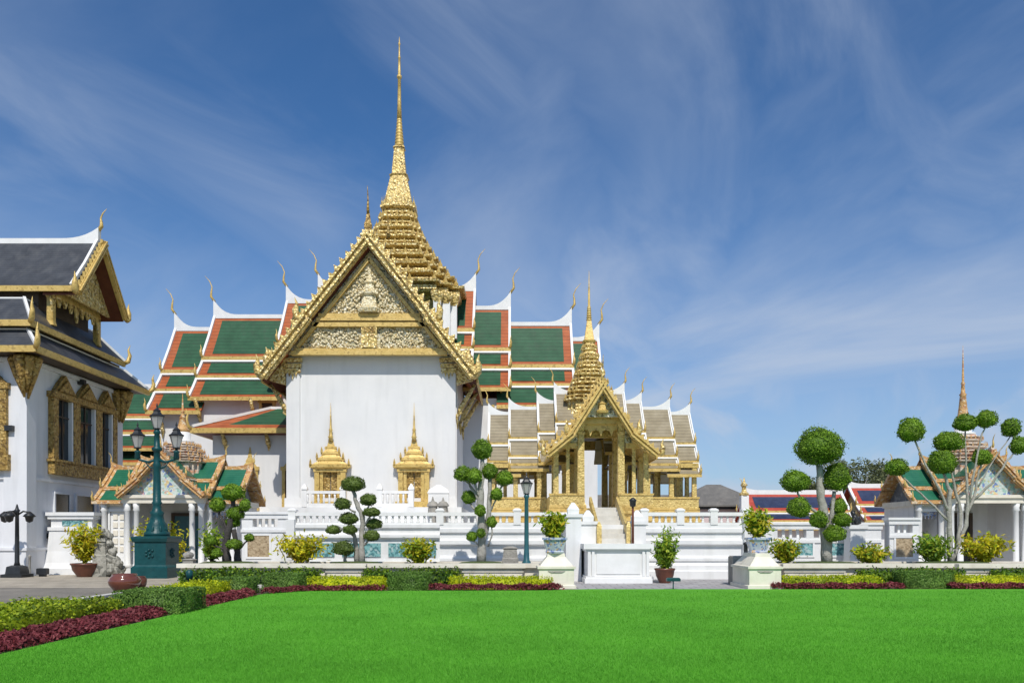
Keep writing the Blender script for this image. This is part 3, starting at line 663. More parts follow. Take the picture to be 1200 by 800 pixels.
pr += [(z,.17),(31.6,.13),(33.2,.105),(33.25,.17),(33.4,.17),(33.45,.10),(34.6,.075),(34.65,.11),(34.75,.06),(35.5,.05),(35.6,.09),(35.7,.05),(36.1,.01)]
nd.lathe(AX,CY,pr,10); nd.build('spire_needle','goldsmooth',sp)

# ================================================================== GOLDEN PAVILION
PX, PY, PFY = 3.82, 39.5, 34.0
pav = thing('pavilion', 'open golden pavilion with beige stacked roofs and a small spire, standing on the white terrace', 'pavilion', (PX, PFY, 2.1))
FZ = 2.85
pb = MB()
pb.box(PX-4.95,PX+4.95,37.15,41.85,2.102,FZ); pb.box(PX-2.25,PX+2.25,33.95,37.15,2.102,FZ); pb.box(PX-2.25,PX+2.25,41.85,44.5,2.102,FZ)
for dz,ex in ((2.3,.08),(2.62,.10)):
    pb.box(PX-4.95-ex,PX-2.25,37.15-ex,37.15,dz,dz+.12); pb.box(PX+2.25,PX+4.95+ex,37.15-ex,37.15,dz,dz+.12)
    pb.box(PX-2.25-ex,PX+2.25+ex,33.95-ex,33.95,dz,dz+.12)
    for s in (-1,1): pb.box(*(sorted((PX+s*4.95,PX+s*(4.95+ex)))),37.15,41.85,dz,dz+.12)
pb.build('base', 'goldsmooth', pav)
pp = MB()   # parapets
pz0, pz1 = FZ, 3.40
for s in (-1,1):
    a, b = sorted((PX+s*2.2,PX+s*4.9)); pp.box(a,b,37.2,37.32,pz0,pz1); pp.box(a,b,41.68,41.8,pz0,pz1)
    a, b = sorted((PX+s*4.78,PX+s*4.9)); pp.box(a,b,37.32,41.68,pz0,pz1)
    a, b = sorted((PX+s*.75,PX+s*2.2)); pp.box(a,b,34.02,34.14,pz0,pz1)
    a, b = sorted((PX+s*2.08,PX+s*2.2)); pp.box(a,b,34.14,37.2,pz0,pz1)
pp.each('parapet', 'palegold', pav)
pc = MB()
for s in (-1,1):
    a,b = sorted((PX+s*2.24,PX+s*4.94)); pc.box(a,b,37.16,37.36,pz1,pz1+.08); pc.box(a,b,37.17,37.199,pz0+.02,pz0+.12)
    a,b = sorted((PX+s*.72,PX+s*2.24)); pc.box(a,b,33.98,34.18,pz1,pz1+.08); pc.box(a,b,33.99,34.019,pz0+.02,pz0+.12)
pc.each('parapet_rail','goldsmooth',pav)
def column(x, y, z0, z1, h):
    c = MB(); c.loft(x,y,redent(.12),[(z0,h*1.5),(z0+.12,h*1.5),(z0+.2,h*1.15),(z0+.3,h*1.05),(z1-.55,h*.92),(z1-.5,h*1.1),(z1-.42,h*1.1),(z1-.38,h*.9),(z1-.2,h*1.1),(z1,h*1.5)])
    c.build('column','palegold',pav)
for s in (-1,1):
    for dx in (2.55,3.65,4.72):
        for yy in (37.35,41.6): column(PX+s*dx,yy,FZ,5.0,.11)
    for yy in (38.9,40.3): column(PX+s*4.72,yy,FZ,5.0,.10)
    for yy in (34.25,36.0): column(PX+s*.86,yy,FZ,6.55,.15)
    column(PX+s*.95,38.0,FZ,6.6,.15); column(PX+s*.95,41.0,FZ,6.6,.15); column(PX+s*2.3,38.0,FZ,6.2,.14); column(PX+s*2.3,41.0,FZ,6.2,.14)
    for dx,yy in ((1.42,36.9),(3.1,38.3),(4.15,38.3),(3.65,40.6)): column(PX+s*dx,yy,FZ,5.0,.09)
    column(PX+s*1.42,34.3,FZ,5.6,.08)
    for yy in (34.25,35.7): column(PX+s*1.93,yy,FZ,5.6,.115)
lt = MB()
for s in (-1,1):
    a,b = sorted((PX+s*2.2,PX+s*4.9)); lt.box(a,b,37.2,37.5,4.85,5.06); lt.box(a,b,41.45,41.75,4.85,5.06)
    a,b = sorted((PX+s*1.05,PX+s*2.1)); lt.box(a,b,34.12,34.38,5.42,5.64)
    a,b = sorted((PX+s*1.82,PX+s*2.04)); lt.box(a,b,34.38,37.2,5.42,5.64)
    a,b = sorted((PX+s*4.6,PX+s*4.84)); lt.box(a,b,37.5,41.45,4.85,5.06)
    a,b = sorted((PX+s*.75,PX+s*.97)); lt.box(a,b,34.4,38,6.42,6.6)
lt.box(PX-1.1,PX+1.1,34.05,34.4,6.45,6.72); lt.box(PX-1.2,PX+1.2,33.98,34.1,6.72,6.86)
lt.build('lintel','goldsmooth',pav)
ce = MB().box(PX-4.7,PX-.9,37.5,41.5,5.07,5.12).box(PX+.9,PX+4.7,37.5,41.5,5.07,5.12).box(PX-.85,PX+.85,34.45,41.5,6.6,6.66).build('ceiling','darkwood',pav)
hd = MB()    # scalloped hangings under the lintel, front and side bays
def fringe(mb, x0, x1, y, z, n, d):
    for k in range(n):
        a = x0+(x1-x0)*k/n; b = x0+(x1-x0)*(k+1)/n; m = (a+b)/2
        mb.poly([(a,y,z),(b,y,z),(b,y,z-d*.45),(m+(b-a)*.2,y,z-d*.55),(m,y,z-d),(m-(b-a)*.2,y,z-d*.55),(a,y,z-d*.45)],(0,.06,0))
fringe(hd,PX-.68,PX+.68,34.2,6.46,3,.52)
hd.build('fringe','goldsmooth',pav)
dk = None if True else MB().box(PX-2.1,PX-1.1,38.1,38.16,5.3,6.6).box(PX+1.1,PX+2.1,38.1,38.16,5.3,6.6).box(PX-.75,PX+.75,37.0,37.06,5.75,6.6).build('valance','darkwood',pav)
PP = [(0,0,1.3,-1.6),(1.25,-1.70,1.9,-2.52),(1.85,-2.62,2.45,-3.2)]
for sgn in (1,-1):
    for u0,u1,rz in [(.5,1.75,8.75),(1.3,2.6,8.28),(2.1,4.0,7.98),(3.4,5.0,7.72)]:
        roof_tier(pav,(PX,PY,rz),(sgn,0,0),(0,1,0),u0,u1,PP,'trimwhite','zinc',fin=.85,inset=.06,ridge_h=.08,verge=.055,upswept=.45,scale=.6,gable_rows=1,fascia='goldsmooth',wallgable='palegold')
for u0,u1,rz in [(.5,2.2,8.6),(1.8,4.0,8.0)]:
    roof_tier(pav,(PX,PY,rz),(0,1,0),(1,0,0),u0,u1,PP,'trimwhite','zinc',fin=.85,inset=.06,ridge_h=.08,verge=.055,upswept=.45,scale=.6,gable_rows=1,wallgable='palegold')
fp = [(0,0,1.36,-2.12),(1.3,-2.16,2.3,-2.9)]
roof_tier(pav,(PX,PY,7.95),(0,-1,0),(1,0,0),.6,5.75,fp,'palegold','zinc',fin=0,ends=(False,False),upswept=0,scale=.6,tails=False)
roof_tier(pav,(PX,PY,8.3),(0,-1,0),(1,0,0),.6,4.4,fp[:1],'palegold','zinc',fin=.0,ends=(False,True),upswept=0,ridge=False,tails=False,scale=.6,verge=.12,inset=.2,wallgable='palegold')
pg = MB()
for s in (-1,1):
    for yy,dz in ((33.55,0),(34.75,.32)):
        barge(pg,(PX,yy,8.18+dz),(PX+s*1.40,yy,5.98+dz),.27,.16,(0,-1,0),.24,.14)
        barge(pg,(PX+s*1.30,yy-.06,6.05+dz),(PX+s*2.38,yy-.06,5.16+dz),.28,.16,(0,-1,0),.24,.14)
bo = pg.build('bargeboard','goldsmooth',pav)
ff = MB()
for s in (-1,1):
    for dx,z in ((1.40,5.98),(2.38,5.13)): tail(ff,(PX+s*dx,33.5,z),(s*.7,-.1,0),.6,.09)
finial(ff,(PX,33.55,8.1),(0,-.5,0),1.15,.07); ff.each('naga_finial','gold',bo)
MB().poly([(PX-1.0,33.74,6.7),(PX+1.0,33.74,6.7),(PX,33.74,7.80)],(0,.1,0)).poly([(PX-2.2,34.2,5.55),(PX-.9,34.2,5.55),(PX-.9,34.2,6.45)],(0,.08,0)).poly([(PX+2.2,34.2,5.55),(PX+.9,34.2,6.45),(PX+.9,34.2,5.55)],(0,.08,0)).build('pediment','mosaic',pav)
rl = MB(); rl.loft(PX,33.72,RED,[(6.86,.22),(6.95,.25),(7.0,.15),(7.2,.13),(7.25,.18),(7.32,.1),(7.6,.03)]); rl.build('relief_carving','goldsmooth',pav)
st = MB(); st.loft(PX,PY,RED,[(7.2,1.15),(8.2,1.1)]); st.loft(PX,PY,RED,tiered(8.2,11.2,1.16,.28,7,1.45,1.12)); sp2 = st.build('spire','gold',pav)
af = MB()
for k in range(7): antefix(af,PX,PY,8.2+3/7*(k+.33),(.28+.88*(1-k/7)**1.45)*1.05,.05,.26-.08*k/7)
tag(af.build('spire_antefixes','goldsmooth',sp2),kind='stuff')
nb = MB(); nb.loft(PX,PY,redent(.12),[(11.2,.28),(11.3,.33),(11.35,.24),(11.9,.16),(12.3,.11)]); pr=[]; z=12.3
for k in range(6): pr += [(z,.10),(z+.03,.14-.01*k),(z+.09,.14-.01*k),(z+.12,.09)]; z += .12
pr += [(z,.06),(13.9,.045),(14.0,.03),(14.8,.008)]
nb.lathe(PX,PY,pr,8); nb.build('spire_needle','goldsmooth',sp2)

# ================================================================== TERRACE
ter = thing('terrace_wall', 'long white moulded terrace with balustrade, carrying the golden pavilion', 'terrace', (0,31,0))
tf = MB()
def mould(x0, x1, pts): tf.poly([(x0,y,z) for y,z in pts],(x1-x0,0,0))
R_ = [(31.6,-.02),(30.70,-.02),(30.70,.30),(30.80,.34),(30.80,.52),(30.92,.62),(30.92,.66),(30.86,.70),(30.86,.80),(31.0,.90),(31.0,1.26),(30.84,1.34),(30.84,1.48),(30.95,1.56),(30.95,1.74),(30.86,1.80),(30.86,1.94),(30.93,1.98),(30.93,2.10),(31.6,2.10)]
Lm = [(31.6,-.02),(30.75,-.02),(30.75,.55),(30.82,.58),(30.98,.70),(30.98,1.52),(30.84,1.6),(30.84,1.70),(30.95,1.80),(30.95,1.92),(30.86,1.98),(30.86,2.10),(31.6,2.10)]
mould(-2.8, 2.6, R_); mould(5.0, 9.25, R_); mould(-8.7,-2.8,Lm)
tf.box(2.6,5.0,31.15,31.6,-.02,2.10)
tf.box(-8.7,9.25,31.6,42.3,-.02,2.099)
for s_ in (30.92,): tf.box(-8.72,-8.4,30.7,31.6,-.02,2.3); tf.box(8.95,9.28,30.66,31.6,-.02,2.3)
tf.build('terrace', 'white', ter)
gr = MB()
for a,b in ((-8.1,-6.9),(-6.6,-5.1),(-4.8,-3.9),(-3.75,-2.95)): gr.box(a,b,30.93,30.975,.86,1.38)
gr.build('tile_grille','grille',ter)
rail = MB()
segs = [(-8.7,-2.8),(-2.8,2.4),(5.15,9.25)]
for a,b in segs: rail.box(a,b,30.93,31.17,2.44,2.58); rail.box(a,b,30.95,31.15,2.102,2.18)
posts = [-8.55,-5.7,-2.8,.2,2.4,5.15,6.55,7.85,9.1]
rail.each('balustrade_rail','trimwhite',ter)
for p in posts: MB().loftrect(p,31.05,[(2.101,.14,.15),(2.62,.14,.15),(2.621,.17,.17),(2.68,.17,.17),(2.74,.08,.08)]).build('balustrade_post','trimwhite',ter)
bmesh_b = MB(); bmesh_b.lathe(0,31.05,[(2.18,.06),(2.22,.06),(2.27,.035),(2.33,.055),(2.38,.035),(2.44,.06)],8)
b0 = None
for a,b in segs:
    n = int((b-a)/.24)
    for k in range(n):
        x = a+(b-a)*(k+.5)/n
        if min(abs(x-p) for p in posts) < .18: continue
        if b0 is None: b0 = bmesh_b.build('baluster','trimwhite',ter); b0.location = (x,0,0)
        else: inst(b0,'baluster',ter,(x,0,0))
# upper balustrade in front of the hall windows
ub = thing('balustrade','small white balustrade on the podium below the two golden windows','balustrade',(AX,42.4,3.2))
m_ = MB(); us = [(X(357,42.4),X(402,42.4)),(X(445,42.4),X(482,42.4))]
for a,b in us:
    m_.box(a,b,42.32,42.5,3.92,4.06); m_.box(a,b,42.34,42.48,3.202,3.4)
    for p in (a,b): MB().loftrect(p,42.41,[(3.201,.13,.13),(4.12,.13,.13),(4.121,.16,.16),(4.2,.16,.16),(4.45,.03,.03)]).build('post','trimwhite',ub)
m_.each('rail','trimwhite',ub)
mb0 = MB().lathe(0,42.41,[(3.4,.07),(3.5,.05),(3.6,.08),(3.75,.045),(3.92,.07)],8); q0=None
for a,b in us:
    n = int((b-a)/.26)
    for k in range(n):
        x = a+(b-a)*(k+.5)/n
        if q0 is None: q0 = mb0.build('baluster','trimwhite',ub); q0.location = (x-0,0,0); q0.location=(x,0,0)
        else: inst(q0,'baluster',ub,(x,0,0))
# little white screen and grey stone ornaments at the right window
tag(MB().box(X(502,42.6),X(526,42.6),42.5,42.7,3.2,3.95).loftrect(X(514,42.6),42.6,[(3.95,.6,.14),(4.15,.5,.1),(4.4,.1,.05)]).build('stone_screen','trimwhite'),'small white stone screen with a stepped top before the right golden window','screen')
for px, h, lb in ((X(507,41.8),.62,'left grey stone lantern on the podium edge right of the golden windows'),(X(519,41.8),.5,'right grey stone lantern on the podium edge by the corner of the hall')):
    o = MB(); o.lathe(px,41.9,[(2.1,.28),(2.3,.28),(2.35,.16),(2.75,.14),(2.8,.26),(3.2,.24),(3.25,.34),(3.45,.2),(3.5,.08),(3.55+h*.3,.02)],8,False)
    tag(o.build('stone_lantern','greystone'),lb,'lantern','grey stone lanterns by the hall corner')

# ================================================================== STAIRS
stt = thing('staircase','white staircase rising behind a blank white screen block to the golden pavilion','stairs',(3.8,28,0))
sb = MB(); sb.box(2.66,4.84,28.1,30.3,-.02,1.12); sb.box(2.56,4.94,28.0,30.3,-.02,.16); sb.box(2.60,4.90,28.04,30.3,.16,.24)
sb.box(2.60,4.90,28.05,30.3,1.12,1.2); sb.box(2.52,4.98,27.95,30.3,1.2,1.38)
for x in (2.72,2.86,4.64,4.78): sb.cbox(x,28.08,.05,.05,.24,1.12)
sb.box(2.98,4.52,28.07,28.1,.32,1.04)
sb.build('screen_block','trimwhite',stt)
sp_ = MB(); n = 8
for k in range(n): sp_.box(3.3,4.42,30.3+k*.42,33.75,(1.38 if k == 0 else 1.38+k*.184)-.0 if k == 0 else 1.38+(k)*.184, 1.38+(k+1)*.184)
sp_.box(3.3,4.42,30.3,33.75,-.02,1.38)
sp_.build('steps','kerbstone',stt)
for x in (3.30,4.42):
    r = MB(); r.beam((x,30.25,1.75),(x,33.6,3.15),.10,.34); r.box(x-.09,x+.09,30.1,30.3,1.38,2.0); r.loftrect(x,30.2,[(2.0,.1,.1),(2.2,.03,.03)])
    r.build('handrail','palegold',stt)
sw = MB()
for x0,x1,y0,z1 in ((1.98,2.55,29.3,2.35),(2.6,3.22,30.31,2.1),(4.5,5.1,30.31,2.1)):
    sw = MB(); sw.box(x0,x1,y0,31.14,-.02,z1); sw.box(x0-.05,x1+.05,y0-.06,31.13,z1,z1+.12); sw.loftrect((x0+x1)/2,y0+.3,[(z1+.12,.2,.2),(z1+.3,.22,.2),(z1+.55,.05,.05)]); sw.build('pier','white',stt)

# ================================================================== PALACE WING (left)
WX = -20.46
wing = thing('palace_building','shade-tinted white palace building at the left edge with slate roofs and golden gable','palace building',(WX,33.5,0))
wb = MB(); wb.box(-42,WX,33.5,41.5,-.02,9.25)
wb.build('wall','shadewhite',wing)
tr = MB()
tr.box(-42,WX+.10,33.36,41.6,-.019,1.05); tr.box(-42,WX+.16,33.30,41.66,1.05,1.17); tr.box(-42,WX+.08,33.40,41.58,4.05,4.18)
tr.box(-42,WX+.12,33.34,41.62,8.95,9.12)
tr.build('wall_moulding','shadewhite',wing)
for (x0,x1,y0,y1) in ((WX-.85,WX+.12,33.38,34.05),(WX-.02,WX+.12,40.9,41.62)):
    MB().box(x0,x1,y0,y1,1.17,8.95).build('corner_pilaster','shadewhite',wing)
cx, cy = -31, 37.5
def skirt(x1,y0,y1,z0,x1b,y0b,y1b,z1,nm):
    m = MB(); V = [(-42,y0,z0),(x1,y0,z0),(x1,y1,z0),(-42,y1,z0),(-42,y0b,z1),(x1b,y0b,z1),(x1b,y1b,z1),(-42,y1b,z1)]
    m.add(V,[(0,1,5,4),(1,2,6,5),(2,3,7,6),(4,5,6,7),(3,2,1,0)]); r = m.build(nm,'slate',wing)
    for a,b in (((-42,y0,z0-.14),(x1+.03,y0,z0-.14)),((x1,y0,z0-.14),(x1,y1,z0-.14))): MB().beam(a,b,.12,.26).build('eave_fascia','goldsmooth',r)
    for a,b in (((-42,y0b+.05,z1),(x1b,y0b+.05,z1)),((x1b-.05,y0b,z1),(x1b-.05,y1b,z1)),((x1,y0,z0+.05),(x1b,y0b,z1+.04)),((x1,y1,z0+.05),(x1b,y1b,z1+.04))): MB().beam(a,b,.11,.12).build('hip_trim','trimwhite',r)
    f = MB(); tail(f,(x1,y0,z0),(.6,-.6,0),.9,.08); f.build('eave_finial','goldsmooth',r)
    f = MB(); tail(f,(x1,y1,z0),(.6,.6,0),.9,.08); f.build('eave_finial','goldsmooth',r)
skirt(-19.39,32.43,42.5,9.42,-20.25,33.3,41.6,10.28,'skirt_roof')
skirt(-19.95,33.0,41.0,10.62,-20.95,34.2,39.7,11.85,'skirt_roof')
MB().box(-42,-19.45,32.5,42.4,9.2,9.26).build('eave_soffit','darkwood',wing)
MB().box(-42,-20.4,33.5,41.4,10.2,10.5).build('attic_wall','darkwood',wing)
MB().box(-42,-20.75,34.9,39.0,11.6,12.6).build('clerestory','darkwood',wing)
for yy in (35.0,38.85):
    MB().loft(-20.25,yy,redent(.12),[(10.9,.18),(11.1,.14),(12.1,.14),(12.3,.24),(12.5,.28)]).build('gable_column','goldsmooth',wing)
GY = 36.7
ro = roof_tier(wing,(-31,GY,15.2),(1,0,0),(0,1,0),-11,12.0,[(0,0,2.2,-2.75)],'slate','slate',fin=1.0,inset=.1,ridge_h=.12,verge=.12,upswept=.5,tails=False,wallgable='gold')
wg = MB()
for s in (-1,1):
    barge(wg,(-18.92,GY,15.25),(-18.92,GY+s*2.27,12.3),.30,.14,(1,0,0),.3,.14)
wg.build('bargeboard','goldsmooth',ro)
for s in (-1,1):
    f = MB(); tail(f,(-18.85,GY+s*2.25,12.25),(.1,s*.6,0),.8,.1); f.build('naga_finial','goldsmooth',ro)
sf = MB()
for s in (-1,1): sf.poly([(-20.35,GY,14.88),(-20.35,GY+s*2.16,12.18),(-20.35,GY+s*2.16,12.10),(-20.35,GY,14.8)],(1.4,0,0))
sf.build('gable_soffit','soffit',ro)
MB().poly([(-20.3,GY-1.9,12.35),(-20.3,GY+1.9,12.35),(-20.3,GY,14.7)],(.12,0,0)).build('pediment','darkgold',wing)
pb_ = MB(); pb_.box(-20.36,-20.0,GY-2.1,GY+2.1,12.2,12.42); pb_.build('pediment_beam','goldsmooth',wing)
fg = MB()
for k in range(9):
    y = GY-1.9+k*.475; d = .75 if k in (0,4,8) else .35+.1*(k%2); fg.poly([(-20.1,y-.23,12.2),(-20.1,y+.23,12.2),(-20.1,y+.05,12.2-d),(-20.1,y-.05,12.2-d)],(.07,0,0))
for k in range(170):
    y = GY+(random.random()*2-1)*1.7; z = 12.5+random.random()*max(.05,(1.9-1.07*abs(y-GY))); r=.06+.08*random.random()
    fg.loft(-20.17,y,[(1,0),(0,1),(-1,0),(0,-1)],[(z-r,.01),(z,r),(z+r,.01)])
fg.build('gable_carving','gold',wing)
# triple window on the side wall
tw_ = MB(); xs = WX
ys = [(35.5,36.75),(37.3,38.75),(39.3,40.4)]
tw_.box(xs,xs+.30,35.1,40.85,4.40,4.95); tw_.box(xs,xs+.38,35.0,40.95,4.95,5.06)
for a,b in ((35.12,35.5),(36.75,37.3),(38.75,39.3),(40.4,40.8)): tw_.box(xs,xs+.26,a,b,5.06,7.8)
tw_.box(xs,xs+.32,35.0,40.9,7.8,8.05)
for a,b in ys:
    m_ = (a+b)/2; h = (b-a)/2+.22; tw_.poly([(xs+.02,m_-h,8.05),(xs+.02,m_+h,8.05),(xs+.02,m_+h*.55,8.5),(xs+.02,m_,9.0 if False else 8.92),(xs+.02,m_-h*.55,8.5)],(.22,0,0))
    tw_.poly([(xs+.24,m_-h*.8,8.12),(xs+.24,m_+h*.8,8.12),(xs+.24,m_,8.7)],(.10,0,0))
win = tw_.build('window','darkgold',wing)
for a,b in ys:
    MB().box(xs,xs+.05,a,b,5.06,7.8).build('pane','glass',win)
    MB().box(xs+.05,xs+.09,(a+b)/2-.03,(a+b)/2+.03,5.06,7.8).box(xs+.05,xs+.09,a,b,7.0,7.06).build('glazing_bar','darkwood',win)
    MB().box(xs+.02,xs+.22,b-.12,b,5.06,7.8).build('reveal','trimwhite',win)
w2 = MB(); w2.box(-23.1,-22.7,33.2,33.5,5.06,7.8); w2.box(-21.45,-21.1,33.2,33.5,5.06,7.8); w2.box(-23.2,-21.0,33.15,33.5,4.4,5.06); w2.box(-23.2,-21.0,33.15,33.5,7.8,8.05); w2.poly([(-23.1,33.2,8.05),(-21.1,33.2,8.05),(-22.1,33.2,8.9)],(0,.25,0))
win2 = w2.build('window','darkgold',wing); MB().box(-22.7,-21.45,33.42,33.46,5.06,7.8).build('pane','glass',win2)
for a,b,z0,z1 in ((35.6,36.75,2.3,3.55),(37.35,38.9,2.3,3.55),(39.4,40.5,2.3,3.55)):
    o = MB().box(WX,WX+.10,a-.1,b+.1,z1,z1+.1).box(WX,WX+.14,a-.12,b+.12,z0-.1,z0).box(WX,WX+.08,a-.1,a,z0,z1).box(WX,WX+.08,b,b+.1,z0,z1).build('window','shadewhite',wing)
    MB().box(WX,WX+.03,a,b,z0,z1).build('pane','glass',o)
MB().box(WX+.10,WX+.13,34.9,36.0,.42,.95).build('vent_grille','grille',wing)
for y0 in (35.0,35.5,36.0): MB().box(WX,WX+.03,y0,y0+.34,1.55,1.78).build('vent_grille','glass',wing)
def hangcorner(x,y,z):
    b = MB()
    for dx,dy in ((0,-.3),(.3,0),(.0,.35),(-.35,0),(.2,-.2)):
        b.tube([(x+dx*.4,y+dy*.4,z-1.5-.3*random.random()),(x+dx,y+dy,z-.8),(x+dx*1.5,y+dy*1.5,z-.1),(x+dx*1.7,y+dy*1.7,z)],[.04,.17,.24,.2],6)
    b.build('eave_bracket','darkgold',wing)
hangcorner(WX+.15,33.3,9.15); hangcorner(WX+.15,41.3,9.15); hangcorner(-24.5,33.3,9.15)
for (x,y,z,lb) in ((-21.0,33.3,6.15,'small black floodlight on the front wall of the palace building'),(WX+.15,37.6,8.9,'small black camera under the eave above the middle palace window')):  # front wall unit is a floodlight, the eave unit a camera
    t = thing('wall_fixture',lb,'floodlight',(x,y,z),'black wall floodlights')
    MB().box(x-.16,x+.16,y-.12,y+.1,z-.10,z+.12).build('lamp_head','iron',t); MB().beam((x,y+.08,z),(x-.02,y+.24,z+.05),.06,.06).build('arm','iron',t)

# ================================================================== GATEHOUSES
def gatehouse(cx, label, ztop, left):
    g = thing('gatehouse',label,'gatehouse',(cx,35,0),'ceramic roofed gatehouses')
    wl = MB(); H = 3.0
    # wing walls with openings
    for s in (-1,1):
        a, b = sorted((cx+s*1.5, cx+s*H))
        m0, m1 = a+.35, b-.40
        wl.box(a,m0,35.6,38.4,-.02,3.25); wl.box(m1,b,35.6,38.4,-.02,3.25); wl.box(m0,m1,35.6,38.4,2.75,3.25); wl.box(m0,m1,35.6,38.4,-.02,.75)
        wl.box(m0,m1,37.9,38.4,.75,2.75)
    wl.box(cx-1.5,cx+1.5,37.6,38.4,-.02,3.3)
    wl.box(cx-H-.06,cx-1.75,35.5,35.6,-.02,.5); wl.box(cx+1.75,cx+H+.06,35.5,35.6,-.02,.5)
    wl.box(cx-1.75,cx+1.75,34.9,37.6,-.019,.25)
    wl.build('wall','white',g)
    cr = MB(); cr.box(cx-H-.1,cx-1.78,35.48,35.6,3.0,3.24); cr.box(cx+1.78,cx+H+.1,35.48,35.6,3.0,3.24); cr.box(cx-1.8,cx+1.8,34.86,35.25,3.1,3.46); cr.box(cx-1.9,cx+1.9,34.78,34.86,3.32,3.46)
    for s in (-1,1): a,b = sorted((cx+s*H,cx+s*(H+.1))); cr.box(a,b,35.6,38.4,3.0,3.24); a,b = sorted((cx+s*1.5,cx+s*1.8)); cr.box(a,b,35.25,35.6,3.1,3.46)
    cr.build('cornice','marble',g)
    for s in (-1,1):
        for x,y in ((1.62,35.05),(1.22,35.05),(1.85,35.45),(2.85,35.46)):
            MB().lathe(cx+s*x,y,[(.25,.17),(.4,.17),(.45,.13),(2.75,.115),(2.8,.16),(2.9,.13),(3.1,.19)],10).build('column','trimwhite',g)
        a, b = sorted((cx+s*1.5,cx+s*H)); m0, m1 = a+.35, b-.40
        f = MB(); f.box(m0-.08,m0,35.54,35.66,.75,2.75); f.box(m1,m1+.08,35.54,35.66,.75,2.75); f.box(m0-.14,m1+.14,35.5,35.66,2.751,2.88)
        w_ = f.build('window','trimwhite',g)
        if left and s < 0:
            p = MB().box(m0,m1,35.62,35.7,.75,2.749); p.build('shutter','trimwhite',w_)
            q = MB()
            for i in range(2):
                for k in range(5): q.cbox(m0+(m1-m0)*(.3+.4*i),35.60,.10,.025,.95+k*.36,1.2+k*.36)
            q.build('shutter_panels','marble',w_)
        else:
            MB().box(m0,m1,37.7,37.89,.751,2.749).build('inner_wall','greystone',w_)
            v = MB(); fringe(v,m0,m1,35.7,2.75,5,.34); v.build('valance','bluepot',w_)
    dr_ = MB(); dr_.box(cx-.75,cx-.6,37.5,37.6,.25,2.6); dr_.box(cx+.6,cx+.75,37.5,37.6,.25,2.6); dr_.box(cx-.75,cx+.75,37.5,37.6,2.6,2.75)
    d = dr_.build('door','darkwood',g); MB().box(cx-.6,cx+.6,37.54,37.59,.25,2.6).build('door_leaf','darkvoid' if not left else 'slimteal',d)
    prof = [(0,0,1.05,-.95),(1.0,-1.02,1.75,-1.6)]
    for s in (-1,1):
        roof_tier(g,(cx,37,5.15),(s,0,0),(0,1,0),.5,2.0,prof,'ochre','brightgreen',fin=.55,inset=.14,ridge_h=.1,verge=.16,upswept=.2,scale=.55,trim='ochre',fascia='ochre',wallgable='darkceramic')
        roof_tier(g,(cx,37,4.8),(s,0,0),(0,1,0),1.6,3.3,prof,'ochre','brightgreen',fin=.55,inset=.14,ridge_h=.1,verge=.16,upswept=.2,scale=.55,trim='ochre',fascia='ochre',wallgable='darkceramic')
    gp = [(0,0,1.0,-1.05),(.95,-1.1,1.85,-1.85)]
    roof_tier(g,(cx,37,5.3),(0,-1,0),(1,0,0),.3,2.3,gp,'ochre','brightgreen',fin=.6,inset=.14,ridge_h=.1,verge=.16,upswept=.2,scale=.55,trim='pinkmosaic',fascia='ochre',wallgable='ceramic')
    roof_tier(g,(cx,37,5.3),(0,1,0),(1,0,0),.3,2.1,gp,'ochre','brightgreen',fin=.6,inset=.14,ridge_h=.1,verge=.16,upswept=.2,scale=.55,trim='pinkmosaic',fascia='ochre',wallgable='ceramic')
    b = MB()
    for s in (-1,1):
        barge(b,(cx,34.72,5.42),(cx+s*1.12,34.72,4.22),.24,.12,(0,-1,0),.2,.12); barge(b,(cx+s*1.0,34.70,4.25),(cx+s*1.95,34.70,3.45),.24,.12,(0,-1,0),.2,.12)
    b.build('bargeboard','ochre',g)
    MB().poly([(cx-1.7,34.98,3.46),(cx+1.7,34.98,3.46),(cx,34.98,5.15)],(0,.08,0)).build('pediment','ceramic',g)
    k = (ztop-5.0)/5.4
    t = MB(); t.loft(cx,37,RED,[(4.4,1.0),(5.0,1.0)]+[(z,h) for z,h in tiered(5.0,5.0+1.3*max(k,.75),1.05,.5,4,1.0,1.1)])
    zt = 5.0+1.3*max(k,.75); tt = t.build('tower','pinkmosaic',g)
    af = MB()
    for q in range(4): antefix(af,cx,37,5.0+(zt-5.0)*(q+.33)/4,(.5+.55*(1-q/4))*1.04,.05,.22)
    tag(af.build('tower_ornaments','ochre',tt),kind='stuff')
    n = MB(); n.lathe(cx,37,[(zt,.5),(zt+.1,.52),(zt+.12,.36),(zt+.45,.36),(zt+.5,.3)],12); n.build('tower_drum','trimwhite',tt)
    n = MB(); r0 = zt+.5; hh = ztop-r0; n.lathe(cx,37,[(r0,.30),(r0+.06*hh,.34),(r0+.1*hh,.24),(r0+.22*hh,.18),(r0+.36*hh,.13),(r0+.38*hh,.16),(r0+.40*hh,.1),(r0+.5*hh,.07),(r0+.52*hh,.10),(r0+.54*hh,.055),(r0+.8*hh,.03),(ztop,.006)],12); n.build('spire','ochre',tt)
gatehouse(-15.3,'white gatehouse with green ceramic roofs behind the tall teal lamp',8.3,True)
gatehouse(20.95,'white gatehouse with green ceramic roofs and needle spire at the right edge',10.5,False)

